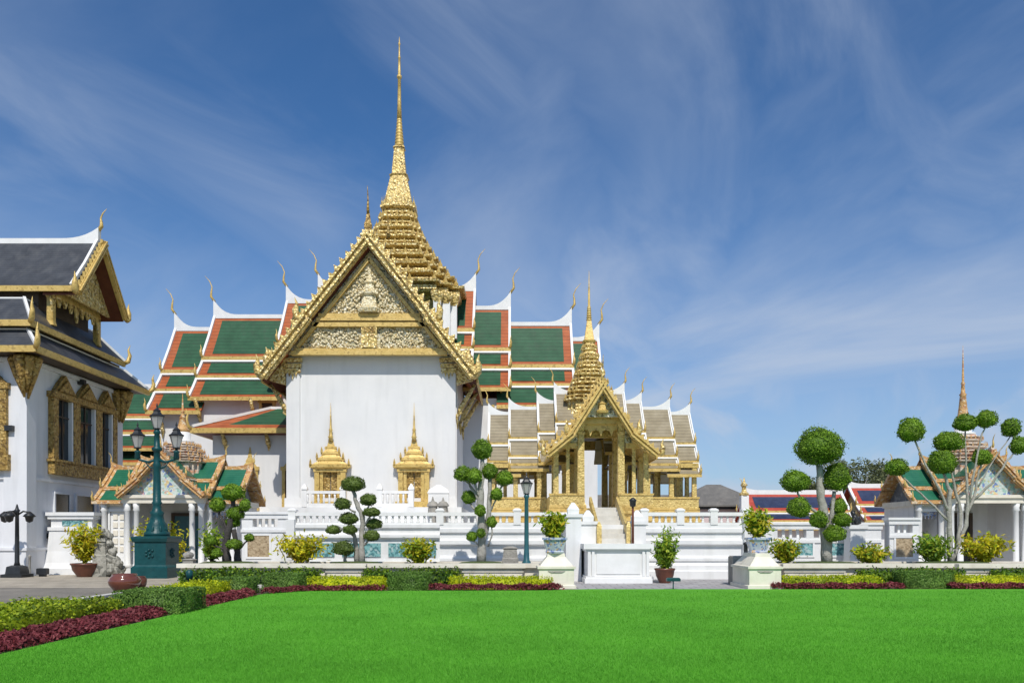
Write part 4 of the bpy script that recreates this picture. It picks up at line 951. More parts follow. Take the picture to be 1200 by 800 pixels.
# ================================================================== FENCE WALLS
def fence(x0,x1,y,zt,slots,panels,pm,label,posts=()):
    t = thing('fence_wall',label,'wall',((x0+x1)/2,y,0),'white fence walls')
    b = MB(); cuts = sorted(slots)
    zs0, zs1 = zt-.62, zt-.28
    b.box(x0,x1,y,y+.4,-.02,zs0); b.box(x0-.04,x1+.04,y-.05,y+.45,zs1,zt-.10); b.box(x0-.09,x1+.09,y-.10,y+.5,zt-.10,zt)
    xs = [x0]+[v for c in cuts for v in c]+[x1]
    for k in range(0,len(xs),2): b.box(xs[k],xs[k+1],y,y+.4,zs0,zs1)
    b.box(x0-.03,x1+.03,y-.06,y,.0,.45); b.box(x0-.03,x1+.03,y-.05,y,zs0-.22,zs0-.1)
    for p in posts: b.box(p-.3,p+.3,y-.14,y+.54,-.02,zt+.12); b.box(p-.38,p+.38,y-.22,y+.62,zt+.12,zt+.24)
    b.build('wall','white',t)
    for a,c in cuts:
        n = int((c-a)/.24); m = MB()
        for k in range(1,n): m.cbox(a+(c-a)*k/n,y+.2,.05,.06,zs0,zs1)
        if n > 1: m.build('baluster_grille','trimwhite',t)
    for a,c,z0,z1 in panels:
        MB().box(a,c,y-.02,y+.0,z0,z1).build('tile_panel',pm,t)
        MB().box(a-.08,c+.08,y-.04,y,z1,z1+.08).box(a-.08,c+.08,y-.04,y,z0-.08,z0).box(a-.08,a,y-.04,y,z0,z1).box(c,c+.08,y-.04,y,z0,z1).build('panel_frame','trimwhite',t)
fence(-11.2,-9.15,33.0,2.66,[(-10.75,-9.7)],[(-10.95,-10.05,.8,1.68)],'lattice','white fence wall with a tan lattice panel left of the terrace')
fence(9.6,15.3,33.0,2.22,[(11.0,12.2),(12.5,13.2),(13.5,14.3)],[(11.65,12.45,.86,1.36),(13.25,14.15,.86,1.36)],'grille','white fence wall with teal tile panels behind the big round topiary tree')
fence(15.55,16.75,32.8,2.42,[(15.75,16.5)],[(15.8,16.5,.80,1.6)],'lattice','short white fence block with a tan lattice panel beside the right gatehouse')
t = thing('gate_pier','broad white wall block with flared base between palace building and gatehouse','wall',(-19.3,35,0))
m = MB(); m.loftrect(-19.3,35.3,[(-.02,1.5,.75),(.25,1.5,.75),(.3,1.4,.68),(.5,1.3,.6),(1.0,1.02,.5),(1.9,.95,.45)]); m.box(-20.3,-18.3,34.8,35.8,1.901,2.05); m.box(-20.2,-18.4,34.9,35.7,2.05,2.4); m.box(-20.3,-18.3,34.8,35.8,2.4,2.55); m.box(-20.36,-18.24,34.74,35.86,2.55,2.7)
m.build('pier','white',t)
MB().box(-19.7,-18.6,34.87,34.899,2.1,2.34).build('vent_slot','grille',t)

# ================================================================== PLANTER WALLS
def planter(x0,x1,label,peds):
    t = thing('planter_wall',label,'planter',((x0+x1)/2,27.1,0),'long stone planters')
    b = MB(); b.box(x0,x1,27.15,29.6,-.02,.58); b.box(x0-.02,x1+.02,27.10,29.62,.10,.16)
    for a,c in peds: b.box(a,c,26.85,27.15,-.02,.58); b.box(a-.05,c+.05,26.80,27.149,.0,.12); b.box(a-.04,c+.04,26.81,27.149,.44,.50)
    b.build('wall','marble',t)
    c = MB(); c.box(x0-.08,x1+.08,27.0,27.45,.58,.72); c.box(x0-.08,x1+.08,29.35,29.66,.58,.72)
    for a,e in peds: c.box(a-.1,e+.1,26.72,27.0,.58,.72)
    c.build('coping','marble',t)
    MB().box(x0,x1,27.45,29.35,.58,.66).build('soil','soil',t)
planter(-11.3,1.55,'long cream stone planter left of the stairs with clipped trees on it',((-6.25,-5.0),(-1.65,.35)))
planter(9.0,26.0,'long cream stone planter right of the stairs with clipped trees on it',((9.2,11.2),(15.1,16.3),(19,20.5)))
def mound(px, Y, r, label):
    m = MB(); x = X(px,Y); prof = [(.60,r),(.70,r),(.745,r*.85),(.765,r*.5),(.77,.02)]
    m.loft(x,Y,[(math.cos(a*PI/12)*(1+.05*math.sin(5*a)),math.sin(a*PI/12)*.55) for a in range(24)],prof,True)
    o = tag(m.build('moss_mound','moss'),label,'moss','moss mounds under the clipped trees')
for px,r,lb in ((268,1.0,'green moss mound under the dark trunked topiary tree'),(417,.9,'green moss mound under the topiary tree with flat pads'),(564,.8,'green moss mound under the tall ball topiary tree by the slim lamp'),(966,1.1,'green moss mound under the topiary tree with the biggest crown'),(1115,1.3,'green moss mound under the branching topiary tree at the right')): mound(px,28.2,r,lb)

# ================================================================== HEDGES AND BORDERS
def hedge(x0,x1,y0,y1,z1,m,label,grp,kind='hedge',size=.06,dens=620,rough=.028):
    l = Leaves(); l.slab(x0,x1,y0,y1,.0,z1,dens,size,rough); o = l.build(kind,m); return tag(o,label,kind.replace('_',' '),grp)
GB, GL, GP, GD = 'clipped green box hedges','clipped lime yellow hedges','purple leaved border strips','dark hedges in front of the planters'
hedge(-8.45,-7.0,16.8,18.2,.48,'boxhedge','nearest square clipped dark green hedge beside the driveway',GB,dens=1300,size=.05,rough=.014)
hedge(-8.4,-7.4,22.3,23.3,.46,'boxhedge','square green hedge at the left corner where the lawn edge turns',GB,dens=1300,size=.05,rough=.014)
hedge(-7.55,-6.45,24.05,24.95,.5,'boxhedge','square green hedge in front of the golden croton on the left planter',GB,dens=1300,size=.05,rough=.014)
hedge(-3.75,-2.55,24.15,25.1,.52,'boxhedge','square green hedge between the two lime hedges left of the stairs',GB,dens=1300,size=.05,rough=.014)
hedge(12.4,13.95,25.1,26.0,.52,'boxhedge','square green hedge between the two lime hedges on the right',GB,dens=1300,size=.05,rough=.014)
hedge(-9.9,-8.15,8.3,16.6,.32,'olivehedge','low olive green hedge running along the driveway at the left front','low driveway hedges',rough=.05,size=.07,dens=750)
hedge(-8.75,-7.75,18.5,22.0,.40,'limehedge','lime yellow hedge running back behind the nearest square hedge',GL)
hedge(-6.2,-3.95,24.2,25.0,.38,'limehedge','lime yellow hedge in front of the left planter pedestal',GL)
hedge(-1.95,1.25,24.75,25.5,.36,'limehedge','lime yellow hedge ending by the plinth left of the stairs',GL)
hedge(8.15,11.7,25.2,25.95,.36,'limehedge','lime yellow hedge under the topiary tree with the biggest crown',GL)
hedge(14.0,16.3,25.25,26.0,.36,'limehedge','lime yellow hedge at the far right edge of the lawn',GL)
def border(pts, wd, z, label):
    l = Leaves()
    for (a,b) in zip(pts[:-1],pts[1:]):
        a, b = np.array(a), np.array(b); L_ = np.linalg.norm(b-a); n = int(L_*wd*1500); u = (b-a)/L_; v = np.array([-u[1],u[0]])
        q = rng.random(n)*L_; s_ = (rng.random(n)-.5)*wd; h = z*np.sqrt(np.clip(1-(2*s_/wd)**2,0,1))*(.55+.6*rng.random(n)*(1+.3*np.sin(q*7)))
        C = np.stack([a[0]+u[0]*q+v[0]*s_, a[1]+u[1]*q+v[1]*s_, h],1)
        l.put(*leafquads(C,np.tile([0,-.3,1.],(n,1)),np.full(n,.075),np.full(n,.05),.8))
    tag(l.build('border_plants','purpleleaf'),label,'border plants',GP)
border([(-7.62,8.2),(-7.62,16.7)],.86,.17,'purple border strip beside the low olive hedge at the left front')
border([(-7.45,18.3),(-7.4,22.2)],.6,.17,'purple border strip behind the nearest square hedge')
border([(-7.1,22.9),(-6.2,24.15),(-3.9,24.2)],.45,.15,'purple border strip curving round the left corner of the lawn')
border([(-2.55,24.4),(1.0,24.5),(1.5,24.75)],.5,.17,'purple border strip left of the stairs ending by the plinth')
border([(8.1,25.0),(12.3,25.0)],.45,.17,'purple border strip right of the stairs under the lime hedge')
border([(13.7,25.05),(18,25.05)],.45,.17,'purple border strip at the far right edge of the lawn')
hedge(-10.9,-6.4,26.0,26.7,.50,'darkhedge','dark loose hedge at the left in front of the planter',GD,rough=.06,size=.10,dens=330)
hedge(-4.85,-1.75,26.0,26.7,.50,'darkhedge','dark loose hedge between the two planter pedestals',GD,rough=.06,size=.10,dens=330)
hedge(11.5,14.8,26.05,26.75,.50,'darkhedge','dark loose hedge behind the square hedge on the right',GD,rough=.06,size=.10,dens=330)
hedge(16.0,22,26.05,26.75,.50,'darkhedge','dark loose hedge at the right edge behind the lime hedge',GD,rough=.06,size=.10,dens=330)

# ================================================================== TOPIARY TREES
def topiary(Y, base, limbs, balls, label, leaf='topiaryleaf', bark='bark', z0=.72, size=.07, kl=1.0, kb=1.0):
    """limbs: lists of (photo col, row, radius m, depth offset); balls: (col,row,rx,rz in photo px, depth offset)"""
    t = thing('topiary_tree',label,'tree',(X(base,Y),Y,z0),'clipped topiary trees')
    tr = MB()
    for i, lm in enumerate(limbs):
        pts = []
        for (a,b) in zip(lm[:-1],lm[1:]):
            for k in range(3):
                f = k/3; pts.append(tuple(a[j]+(b[j]-a[j])*f for j in range(4)))
        pts.append(lm[-1])
        P = [(X(p[0],Y)+(.02*math.sin(3*k+i) if 0<k<len(pts)-1 else 0), Y+p[3], Z(p[1],Y)) for k,p in enumerate(pts)]
        tr.tube(P,[kl*p[2]*(1+.12*math.sin(2.3*k+i)) for k,p in enumerate(pts)],8)
    tr.build('trunk',bark,t)
    for (px,py,rx,rz,dy) in balls:
        l = Leaves(); k = Y/FPX; r = (kb*rx*k, kb*rx*.95*k, kb*rz*k*1.22)
        l.ball((X(px,Y), Y+dy, Z(py,Y)), r, dens=820, size=size, lump=.06+.02*random.random(), flat=.72)
        l.build('crown',leaf,t)
topiary(28.2,270,[[(266,659,.16,0),(264,640,.13,.05),(268,622,.12,-.05),(272,603,.09,0),(273,585,.07,0)],[(278,659,.13,.1),(276,640,.10,.1),(274,620,.08,0)],[(268,622,.05,0),(256,602,.04,.1),(254,594,.03,.1)],[(272,605,.05,0),(286,598,.03,-.1)],[(266,645,.04,0),(252,638,.03,-.2)],[(277,645,.04,.1),(289,632,.03,.2)]],
    [(273,578,13,9,0),(254,592,9,8,.1),(288,593,6.5,6.5,-.1),(275,602,10,8,.1),(271,612,8,6,.2),(250,634,6,5,-.2),(277,638,9,5.5,-.25),(290,630,5.5,4,.2),(258,648,6,5,-.3)],
    'topiary tree with a twisted nearly black trunk in front of the left fence wall','topiaryleaf','darkbark')
topiary(28.2,418,[[(424,659,.12,0),(424,630,.10,0),(425,605,.09,0),(418,590,.08,0),(414,575,.06,0)],[(418,659,.11,.15),(416,635,.08,.1),(412,615,.05,.1)],[(405,659,.07,0),(404,648,.05,0)],[(424,606,.05,0),(432,592,.03,.1)],[(425,618,.04,0),(436,603,.03,-.1)],[(425,628,.04,0),(436,617,.03,.15)],[(425,640,.04,0),(436,630,.03,-.1)],[(416,630,.04,.1),(404,618,.03,.1),(391,623,.03,.1)],[(417,600,.04,0),(404,593,.03,-.1)],[(413,618,.04,.1),(409,610,.03,.1)]],
    [(413.5,568,13.5,8,0),(402,591,9,6.5,-.1),(431,586,9.5,6.5,.1),(436,600.5,10,5,-.1),(408,608,11,6.5,.1),(437,614,9.5,6,.15),(390,621,8.5,5,.1),(412,621,8,5,-.25),(436.5,628,9,6,-.1),(403,643,12,8,-.1)],
    'topiary tree with pale forked trunk and flat dull green pads before the golden windows','mossytopiary','bark')
topiary(28.3,564,[[(564,659,.17,0),(565,625,.15,0),(563,590,.13,0),(564,560,.10,0),(565,538,.07,0)],[(566,640,.06,.1),(572,610,.10,.1),(574,580,.09,.1),(574,560,.07,.1)],[(564,590,.06,0),(552,570,.05,0),(544,560,.03,0)],[(563,585,.05,0),(556,566,.04,-.2)],[(574,585,.05,.1),(586,572,.04,.1),(591,566,.03,.1)],[(563,605,.04,0),(551,590,.04,.2)],[(574,600,.03,.1),(581,586,.03,-.1)],[(572,640,.03,.1),(577,625,.03,0),(576,616,.03,0)],[(564,640,.03,0),(554,633,.03,-.1)]],
    [(565,528,11.5,11,0),(542,556,10,8,0),(556,559,9,8,-.25),(573,553,10,8.5,.1),(591,561,10,8.5,.1),(549,583,8,7.5,.2),(582,580,7,6.5,-.1),(563,599,6.5,6,-.25),(576,612,6,6,0),(553,629,6,5,-.1),(564,625,5,5,-.3)],
    'topiary tree with small green balls on pale trunks left of the slim lamp')
topiary(28.2,967,[[(969,659,.19,0),(967,625,.17,0),(965,600,.16,0),(961,575,.13,0),(960,545,.10,0)],[(972,659,.12,.15),(974,630,.11,.15),(976,605,.09,.1),(979,575,.06,.1)],[(965,606,.06,0),(950,594,.05,.1),(938,582,.04,.1),(934,570,.03,.1)],[(966,612,.05,0),(950,606,.04,-.1),(938,600,.03,-.1)],[(975,620,.05,.1),(984,612,.03,-.1)],[(976,606,.05,.1),(985,598,.03,.2)],[(970,640,.05,0),(974,630,.04,-.25)],[(966,620,.05,0),(957,613,.04,-.2)]],
    [(960,526,26,20,0),(933,565,16,12,.1),(981.5,561,15.5,15,.1),(935,596,13,11,-.1),(956,610,10,9,-.25),(985.5,594,9.5,9,.2),(985.5,610,10,8,-.1),(974,626,12,9,-.3)],
    'topiary tree with one very large green crown and seven smaller balls')
topiary(28.4,1118,[[(1115,659,.15,0),(1113,630,.13,0),(1112,600,.12,0),(1113,575,.10,0),(1106,555,.06,0)],[(1117,659,.11,.1),(1124,640,.10,.1),(1134,615,.10,.1),(1136,590,.08,.1),(1134,550,.05,.1),(1133,505,.04,.1)],
    [(1124,640,.09,.1),(1131,600,.09,.25),(1122,565,.06,.25),(1116,528,.04,.2)],[(1136,600,.08,.1),(1146,580,.07,.2),(1150,555,.05,.2),(1154,542,.04,.2)],[(1137,590,.07,.1),(1143,545,.05,0),(1150,510,.04,0),(1155,500,.03,0)],[(1145,585,.07,.2),(1165,565,.06,.1),(1180,540,.05,0),(1191,528,.04,0)],[(1150,570,.04,.2),(1172,535,.03,.3),(1190,510,.03,.3)],[(1112,600,.08,0),(1100,575,.06,-.1),(1083,545,.05,-.1),(1070,515,.04,-.1)],[(1112,610,.06,0),(1090,585,.05,.2),(1065,562,.04,.2),(1056,553,.03,.2)]],
    [(1066,506,16,15,-.1),(1054,548,14,10,.2),(1115,518,18,12,.2),(1104,543,17,15,0),(1133,496,14,10.5,.1),(1156,492,12.5,10.5,0),(1154,536,11.5,9.5,.2),(1191,501,11.5,11,.3),(1194,523,10.5,11,0)],
    'widely branching topiary tree with balls on thin limbs before the right gatehouse',kl=.72,kb=.9)

# ================================================================== CROTON SHRUBS
def shrub(px, Y, z0, w_px, h_px, m, label, n=46, ll=.17, lw=.055, leafy=True):
    t = thing('croton_shrub',label,'shrub',(X(px,Y),Y,z0),'yellow croton shrubs'); k = Y/FPX
    st = MB(); x = X(px,Y)
    for i in range(5): a = i*1.3; st.tube([(x+.03*math.cos(a),Y+.03*math.sin(a),z0-.02),(x+.12*math.cos(a)*w_px*k,Y+.1*math.sin(a),z0+.35*h_px*k),(x+.3*w_px*k*math.cos(a),Y+.2*w_px*k*math.sin(a),z0+.75*h_px*k)],[.025,.018,.008],5)
    st.build('stem','darkbark',t)
    l = Leaves(); l.sprays((x,Y,z0),h_px*k*1.08,w_px*k*.52,int(n*1.9),ll*1.15,lw*1.35,16); l.build('foliage',m,t)
shrub(352,28.4,.66,70,34,'goldcroton','wide orange yellow croton shrub on the left planter',60)
shrub(490,28.4,.66,40,28,'croton','round green yellow croton shrub between two topiary trees left of the stairs',50)
shrub(248,28.6,.66,26,44,'potgreen','pale green thin shrub left of the black trunked topiary tree',26)
shrub(920,28.6,.66,36,27,'croton','yellow green croton shrub beside the pot on the right plinth',44)
shrub(1020,28.4,.66,46,20,'croton','low green croton shrub right of the big crowned topiary tree',44)
shrub(1094,28.5,.66,44,34,'potgreen','green leafy shrub just left of the branching topiary trunk',50)
shrub(1152,28.3,.66,60,34,'goldcroton','wide bright yellow croton shrub right of the branching topiary trunk',60)
shrub(172,33.9,0,34,62,'goldcroton','yellow shrub half hidden left of the teal lamp post',36)
shrub(204,33.9,0,34,60,'goldcroton','yellow shrub half hidden right of the teal lamp post',36)

# ================================================================== PLINTHS, POTS, PLANTS
def plinth(x0,x1,y0,y1,label):
    t = thing('plinth',label,'plinth',((x0+x1)/2,y0,0),'cream stone plinths')
    b = MB(); cx,cy,hx,hy = (x0+x1)/2,(y0+y1)/2,(x1-x0)/2,(y1-y0)/2
    b.loftrect(cx,cy,[(-.02,hx+.06,hy+.06),(.10,hx+.06,hy+.06),(.12,hx,hy),(.62,hx,hy),(.63,hx+.05,hy+.05),(.70,hx+.05,hy+.05),(.72,hx-.04,hy-.04),(.78,hx-.08,hy-.08),(1.0,hx-.26,hy-.26),(1.11,hx-.28,hy-.28)])
    b.build('block','marble',t)
    p = MB(); p.poly([(cx-.3*hx,y0,.50),(cx+.3*hx,y0,.50),(cx+.5*hx,y0,.56),(cx-.5*hx,y0,.56)],(0,-.02,0)); p.build('relief','greystone',t)
plinth(.85,1.95,25.0,26.1,'cream stone plinth with a blue pot left of the stairs')
plinth(7.45,8.45,25.0,26.9,'deep cream stone plinth with a blue pot right of the stairs')
def hexpot(x,y,z,r,h,label):
    t = thing('plant_pot',label,'pot',(x,y,z),'blue glazed pots'); hx = [(math.cos(PI/3*k+.52),math.sin(PI/3*k+.52)) for k in range(6)]
    MB().loft(x,y,hx,[(z,r*.75),(z+.05,r*.8),(z+.08,r*.72),(z+h-.08,r*.98),(z+h-.07,r*1.08),(z+h,r*1.08),(z+h,r*.9),(z+h-.06,r*.88)]).build('body','bluepot',t)
hexpot(X(650,25.45),25.45,1.11,.42,.50,'blue patterned glazed pot on the plinth left of the stairs')
hexpot(X(888,25.9),25.9,1.11,.40,.50,'blue patterned glazed pot on the plinth right of the stairs')
t = thing('stone_pedestal','grey stone pedestal with a short dark post behind the right plinth','pedestal',(X(868,27.4),27.4,0)); MB().bevbox(X(857,27.4),X(880,27.4),27.2,27.8,-.02,.98,.04).build('block','greystone',t); MB().lathe(X(874,27.4),27.4,[(.97,.10),(1.05,.07),(1.35,.07),(1.4,.11),(1.46,.02)],10).build('post','iron',t)
def potplant(x,y,z,h,spread,m,label,n=44,ll=.2,lw=.055):
    t = thing('pot_plant',label,'plant',(x,y,z),'potted plants')
    s = MB()
    for k in range(4): a = k*1.6+.3; s.tube([(x,y,z-.05),(x+.05*math.cos(a),y+.05*math.sin(a),z+h*.3),(x+.25*spread*math.cos(a),y+.2*spread*math.sin(a),z+h*.75)],[.03,.02,.01],5)
    s.build('stem','darkbark',t)
    l = Leaves(); l.sprays((x,y,z),h,spread,int(n*1.6),ll*1.05,lw*1.35,16); l.build('foliage',m,t)
potplant(X(650,25.45),25.45,1.55,.85,.48,'croton','yellow green croton growing in the blue pot left of the stairs',46)
potplant(X(888,25.9),25.9,1.55,1.0,.50,'croton','yellow green croton growing in the blue pot right of the stairs',46)
def bowl(x,y,z,r,h,m,label,cat='pot',grp='brown round pots'):
    t = thing('plant_pot',label,cat,(x,y,z),grp)
    MB().lathe(x,y,[(z-.01,r*.55),(z+.03,r*.6),(z+h*.5,r*.92),(z+h*.85,r),(z+h*.9,r*1.08),(z+h,r*1.08),(z+h,r*.94),(z+h*.8,r*.88)],24).build('body',m,t)
bowl(X(100,32.6),32.6,0,.52,.55,'terracotta','wide brown bowl with a tall yellow palm by the palace building')
potplant(X(100,32.6),32.6,.45,1.75,.75,'goldcroton','tall yellow green palm like plant in the wide brown bowl',70,.34,.05)
bowl(X(779,28.2),28.2,0,.34,.52,'terracotta','dark brown pot standing right of the white stair block')
potplant(X(779,28.2),28.2,.45,1.25,.5,'potgreen','leafy plant in the dark brown pot right of the stair block',50)
t = thing('young_plant','thin sapling with a few leaves rising behind the dark brown pot','plant',(X(782,28.8),28.8,0))
MB().tube([(X(782,28.8),28.8,0),(X(781,28.8),28.8,1.0),(X(783,28.8),28.8,1.9)],[.025,.02,.01],5).build('stem','bark',t)
l = Leaves(); l.sprays((X(783,28.8),28.8,1.35),.75,.45,14,.16,.05,12); l.build('foliage','potgreen',t)
t = thing('plant_pot','round glossy brown jar beside the nearest square hedge','pot',(X(146,23.6),23.6,0),'brown round pots')
MB().lathe(X(146,23.6),23.6,[(-.01,.25),(.05,.30),(.22,.43),(.34,.46),(.44,.41),(.49,.34),(.52,.35),(.54,.33),(.50,.30)],28).build('body','glazedpot',t)
t = thing('plant_pot','smaller dull brown jar just behind the glossy jar','pot',(X(161,24.2),24.2,0),'brown round pots')
MB().lathe(X(161,24.2),24.2,[(-.01,.18),(.2,.26),(.36,.27),(.42,.22),(.44,.23),(.42,.18)],24).build('body','terracotta',t)

# ================================================================== LAMPS
def lantern(t, x, y, z, s, dark='iron'):
    """tapered glass lantern with a crown roof; z = bottom"""
    MB().lathe(x,y,[(z-.12*s,.05*s),(z-.02*s,.07*s),(z,.17*s),(z+.04*s,.17*s)],10).build('lantern_base',dark,t)
    g = MB(); g.loft(x,y,[(math.cos(PI/3*k),math.sin(PI/3*k)) for k in range(6)],[(z+.04*s,.15*s),(z+.55*s,.30*s)]); g.build('lantern_glass','lampglass',t)
    r = MB(); r.loft(x,y,[(math.cos(PI/3*k),math.sin(PI/3*k)) for k in range(6)],[(z+.55*s,.34*s),(z+.60*s,.36*s),(z+.66*s,.25*s),(z+.80*s,.16*s),(z+.84*s,.19*s),(z+.92*s,.08*s),(z+1.0*s,.03*s),(z+1.06*s,.05*s),(z+1.2*s,.006*s)])
    for k in range(6):
        a = PI/3*k; r.beam((x+.152*s*math.cos(a),y+.152*s*math.sin(a),z+.04*s),(x+.305*s*math.cos(a),y+.305*s*math.sin(a),z+.55*s),.014*s,.014*s,up=(math.cos(a),math.sin(a),.3))
    r.build('lantern_roof',dark,t)
lx, ly = X(184,32), 32.0
t = thing('street_lamp','tall teal cast iron lamp with three lanterns on a square pedestal','street lamp',(lx,ly,0))
p = MB(); p.loftrect(lx,ly,[(-.01,.72,.72),(.42,.72,.72),(.46,.66,.66),(.52,.62,.62),(1.40,.62,.62),(1.44,.68,.68),(1.56,.72,.72),(1.62,.72,.72),(1.66,.55,.55)])
p.build('pedestal','teal',t)
em = MB()
for sx,sy in ((0,-1),(1,0),(-1,0),(0,1)):
    for k in range(7):
        a = 2*PI*k/7; r_ = .16 if k else 0
        px_, pz_ = r_*math.cos(a), .98+r_*math.sin(a)*.9
        c = (lx+sx*.63+(px_ if sx==0 else 0), ly+sy*.63+(px_ if sy==0 else 0))
        em.lathe(c[0],c[1],[(pz_-.06,.005),(pz_-.03,.05),(pz_+.02,.05),(pz_+.06,.005)],7)
    q = MB()
em.build('emblem_relief','teal',t)
p = MB(); p.lathe(lx,ly,[(1.66,.50),(1.8,.48),(1.9,.36),(2.1,.40),(2.25,.28),(2.5,.24),(2.6,.28),(2.7,.18),(2.9,.165),(3.0,.20),(3.05,.16),(4.4,.135),(4.5,.17),(4.6,.13),(5.05,.12),(5.1,.2),(5.2,.2),(5.25,.12),(5.75,.10),(5.8,.15),(5.95,.08)],20); 
for k in range(8):
    a = 2*PI*k/8; p.tube([(lx+.42*math.cos(a),ly+.42*math.sin(a),1.72),(lx+.36*math.cos(a),ly+.36*math.sin(a),2.0),(lx+.2*math.cos(a),ly+.2*math.sin(a),2.45)],[.06,.05,.02],6)
p.build('pole','teal',t)
lantern(t,lx,ly,5.95,.88)
for s in (-1,1):
    x1 = lx+s*.78
    a = MB(); a.tube([(lx,ly,4.75),(lx+s*.35,ly,4.62),(lx+s*.7,ly,4.72),(x1,ly,4.85),(x1,ly,5.02)],[.06,.055,.05,.05,.06],8); a.tube([(lx,ly,4.35),(lx+s*.3,ly,4.42),(lx+s*.45,ly,4.6)],[.04,.035,.02],6)
    a.lathe(x1,ly,[(4.72,.03),(4.78,.12),(5.0,.10),(5.05,.14),(5.1,.06)],10); a.build('arm','teal',t)
    lantern(t,x1,ly,5.18,.88)
x = X(617,28.6); t = thing('street_lamp','slim teal post with a single white lantern left of the stairs','street lamp',(x,28.6,.66))
MB().lathe(x,28.6,[(.60,.16),(.72,.16),(.8,.11),(1.3,.085),(3.0,.07),(3.05,.1),(3.12,.1),(3.15,.06)],14).build('pole','slimteal',t)
lantern(t,x,28.6,3.16,.66)
x, y = X(20,32.3), 32.3; t = thing('street_lamp','low black lamp with three hanging lanterns at the left edge','street lamp',(x,y,0))
MB().loftrect(x,y,[(-.01,.42,.42),(.12,.42,.42),(.14,.30,.30),(.42,.27,.27),(.48,.14,.14)]).build('pedestal','iron',t)
MB().lathe(x,y,[(.48,.12),(.6,.09),(2.6,.07),(2.7,.12),(2.75,.07),(2.95,.02)],12).build('pole','iron',t)
for s in (-1,1):
    MB().tube([(x,y,2.5),(x+s*.25,y,2.66),(x+s*.5,y,2.62)],[.04,.035,.03],6).build('arm','iron',t)
    MB().lathe(x+s*.5,y,[(2.20,.02),(2.26,.13),(2.42,.16),(2.46,.24),(2.55,.16),(2.66,.03)],12).build('lantern','iron',t)
MB().tube([(x,y,2.5),(x,y-.25,2.66),(x,y-.5,2.62)],[.04,.035,.03],6).build('arm','iron',t); MB().lathe(x,y-.5,[(2.20,.02),(2.26,.13),(2.42,.16),(2.46,.24),(2.55,.16),(2.66,.03)],12).build('lantern','iron',t)
x = X(746,29.0); t = thing('post_lamp','short dark red post with a small lantern cap right of the stair handrail','lamp post',(x,29.9,1.38))
MB().lathe(x,29.9,[(1.38,.05),(2.75,.04)],8).build('pole','soffit',t); MB().lathe(x,29.9,[(2.75,.05),(2.78,.11),(2.95,.12),(3.0,.15),(3.1,.04)],10).build('lantern','iron',t)

# small ground fittings
x = X(222,22.6); t = thing('garden_light','small teal garden spotlight among the hedges at the left','garden light',(x,22.6,0))
MB().lathe(x,22.6,[(0,.14),(.3,.13),(.34,.05),(.42,.05)],12).build('base','teal',t); MB().lathe(x,22.6,[(.42,.09),(.66,.10),(.70,.03)],12).build('lamp_head','teal',t)
x = X(789,24.85); t = thing('garden_light','flat teal garden floodlight on a thin stake at the lawn edge','garden light',(x,24.86,0))
MB().tube([(x,24.86,0),(x,24.86,.26)],[.02,.02],8).build('stake','slimteal',t); MB().bevbox(x-.21,x+.21,24.76,24.96,.25,.36,.03).build('lamp_head','teal',t)
x = X(33,32.6); t = thing('bollard','thin grey bollard in front of the palace wall','bollard',(x,32.7,0))
MB().lathe(x,32.7,[(-.01,.07),(.05,.045),(.78,.045),(.8,.06),(.86,.05),(.9,.01)],10).build('post','greystone',t)
x = X(48,32.7); t = thing('ground_floodlight','black ground floodlight box at the foot of the palace wall','floodlight',(x,32.8,0))
MB().bevbox(x-.2,x+.2,32.7,32.95,.08,.34,.03).build('lamp_head','iron',t); MB().box(x-.12,x+.12,32.75,32.9,-.01,.08).build('stand','iron',t)

# rockery statue beside the pot, stone lion-dog ornaments
def rock(mb, c, r, seed):
    rr = random.Random(seed); n, h = 12, 7; vs = []; fs = []
    for j in range(h+1):
        a = PI*j/h
        for i in range(n):
            b = 2*PI*i/n; f = 1+.22*math.sin(3*b+seed)*math.sin(2*a+seed)+.12*(rr.random()-.5)
            vs.append((c[0]+r[0]*f*math.sin(a)*math.cos(b),c[1]+r[1]*f*math.sin(a)*math.sin(b),c[2]+r[2]*f*math.cos(a)))
    for j in range(h):
        for i in range(n): fs.append((j*n+i,(j+1)*n+i,(j+1)*n+(i+1)%n,j*n+(i+1)%n))
    mb.add(vs,fs)
x = X(125,32.8); m = MB(); m.bevbox(x-.35,x+.35,32.5,33.1,-.01,1.1,.04); m.bevbox(x-.28,x+.28,32.55,33.05,1.1,1.75,.05); m.bevbox(x-.4,x+.3,32.5,33.1,1.75,1.92,.03)
rock(m,(x+.05,32.8,2.1),(.26,.24,.3),3)
for k,(dx,dz,r) in enumerate(((.45,.35,.36),(.75,.25,.32),(.35,.85,.28),(.6,.75,.27),(.85,.6,.2),(.45,1.25,.24),(.35,1.6,.22),(.3,2.0,.18))): rock(m,(x+dx,32.75+.1*(k%2),dz),(r,r*.9,r*1.05),k+5)
m.V = [(x-.15+(v[0]-x)*.8, v[1], v[2]*.82) for v in m.V]
tag(m.build('stone_rockery','statuestone'),'weathered stone rockery statue behind the wide brown bowl','statue')
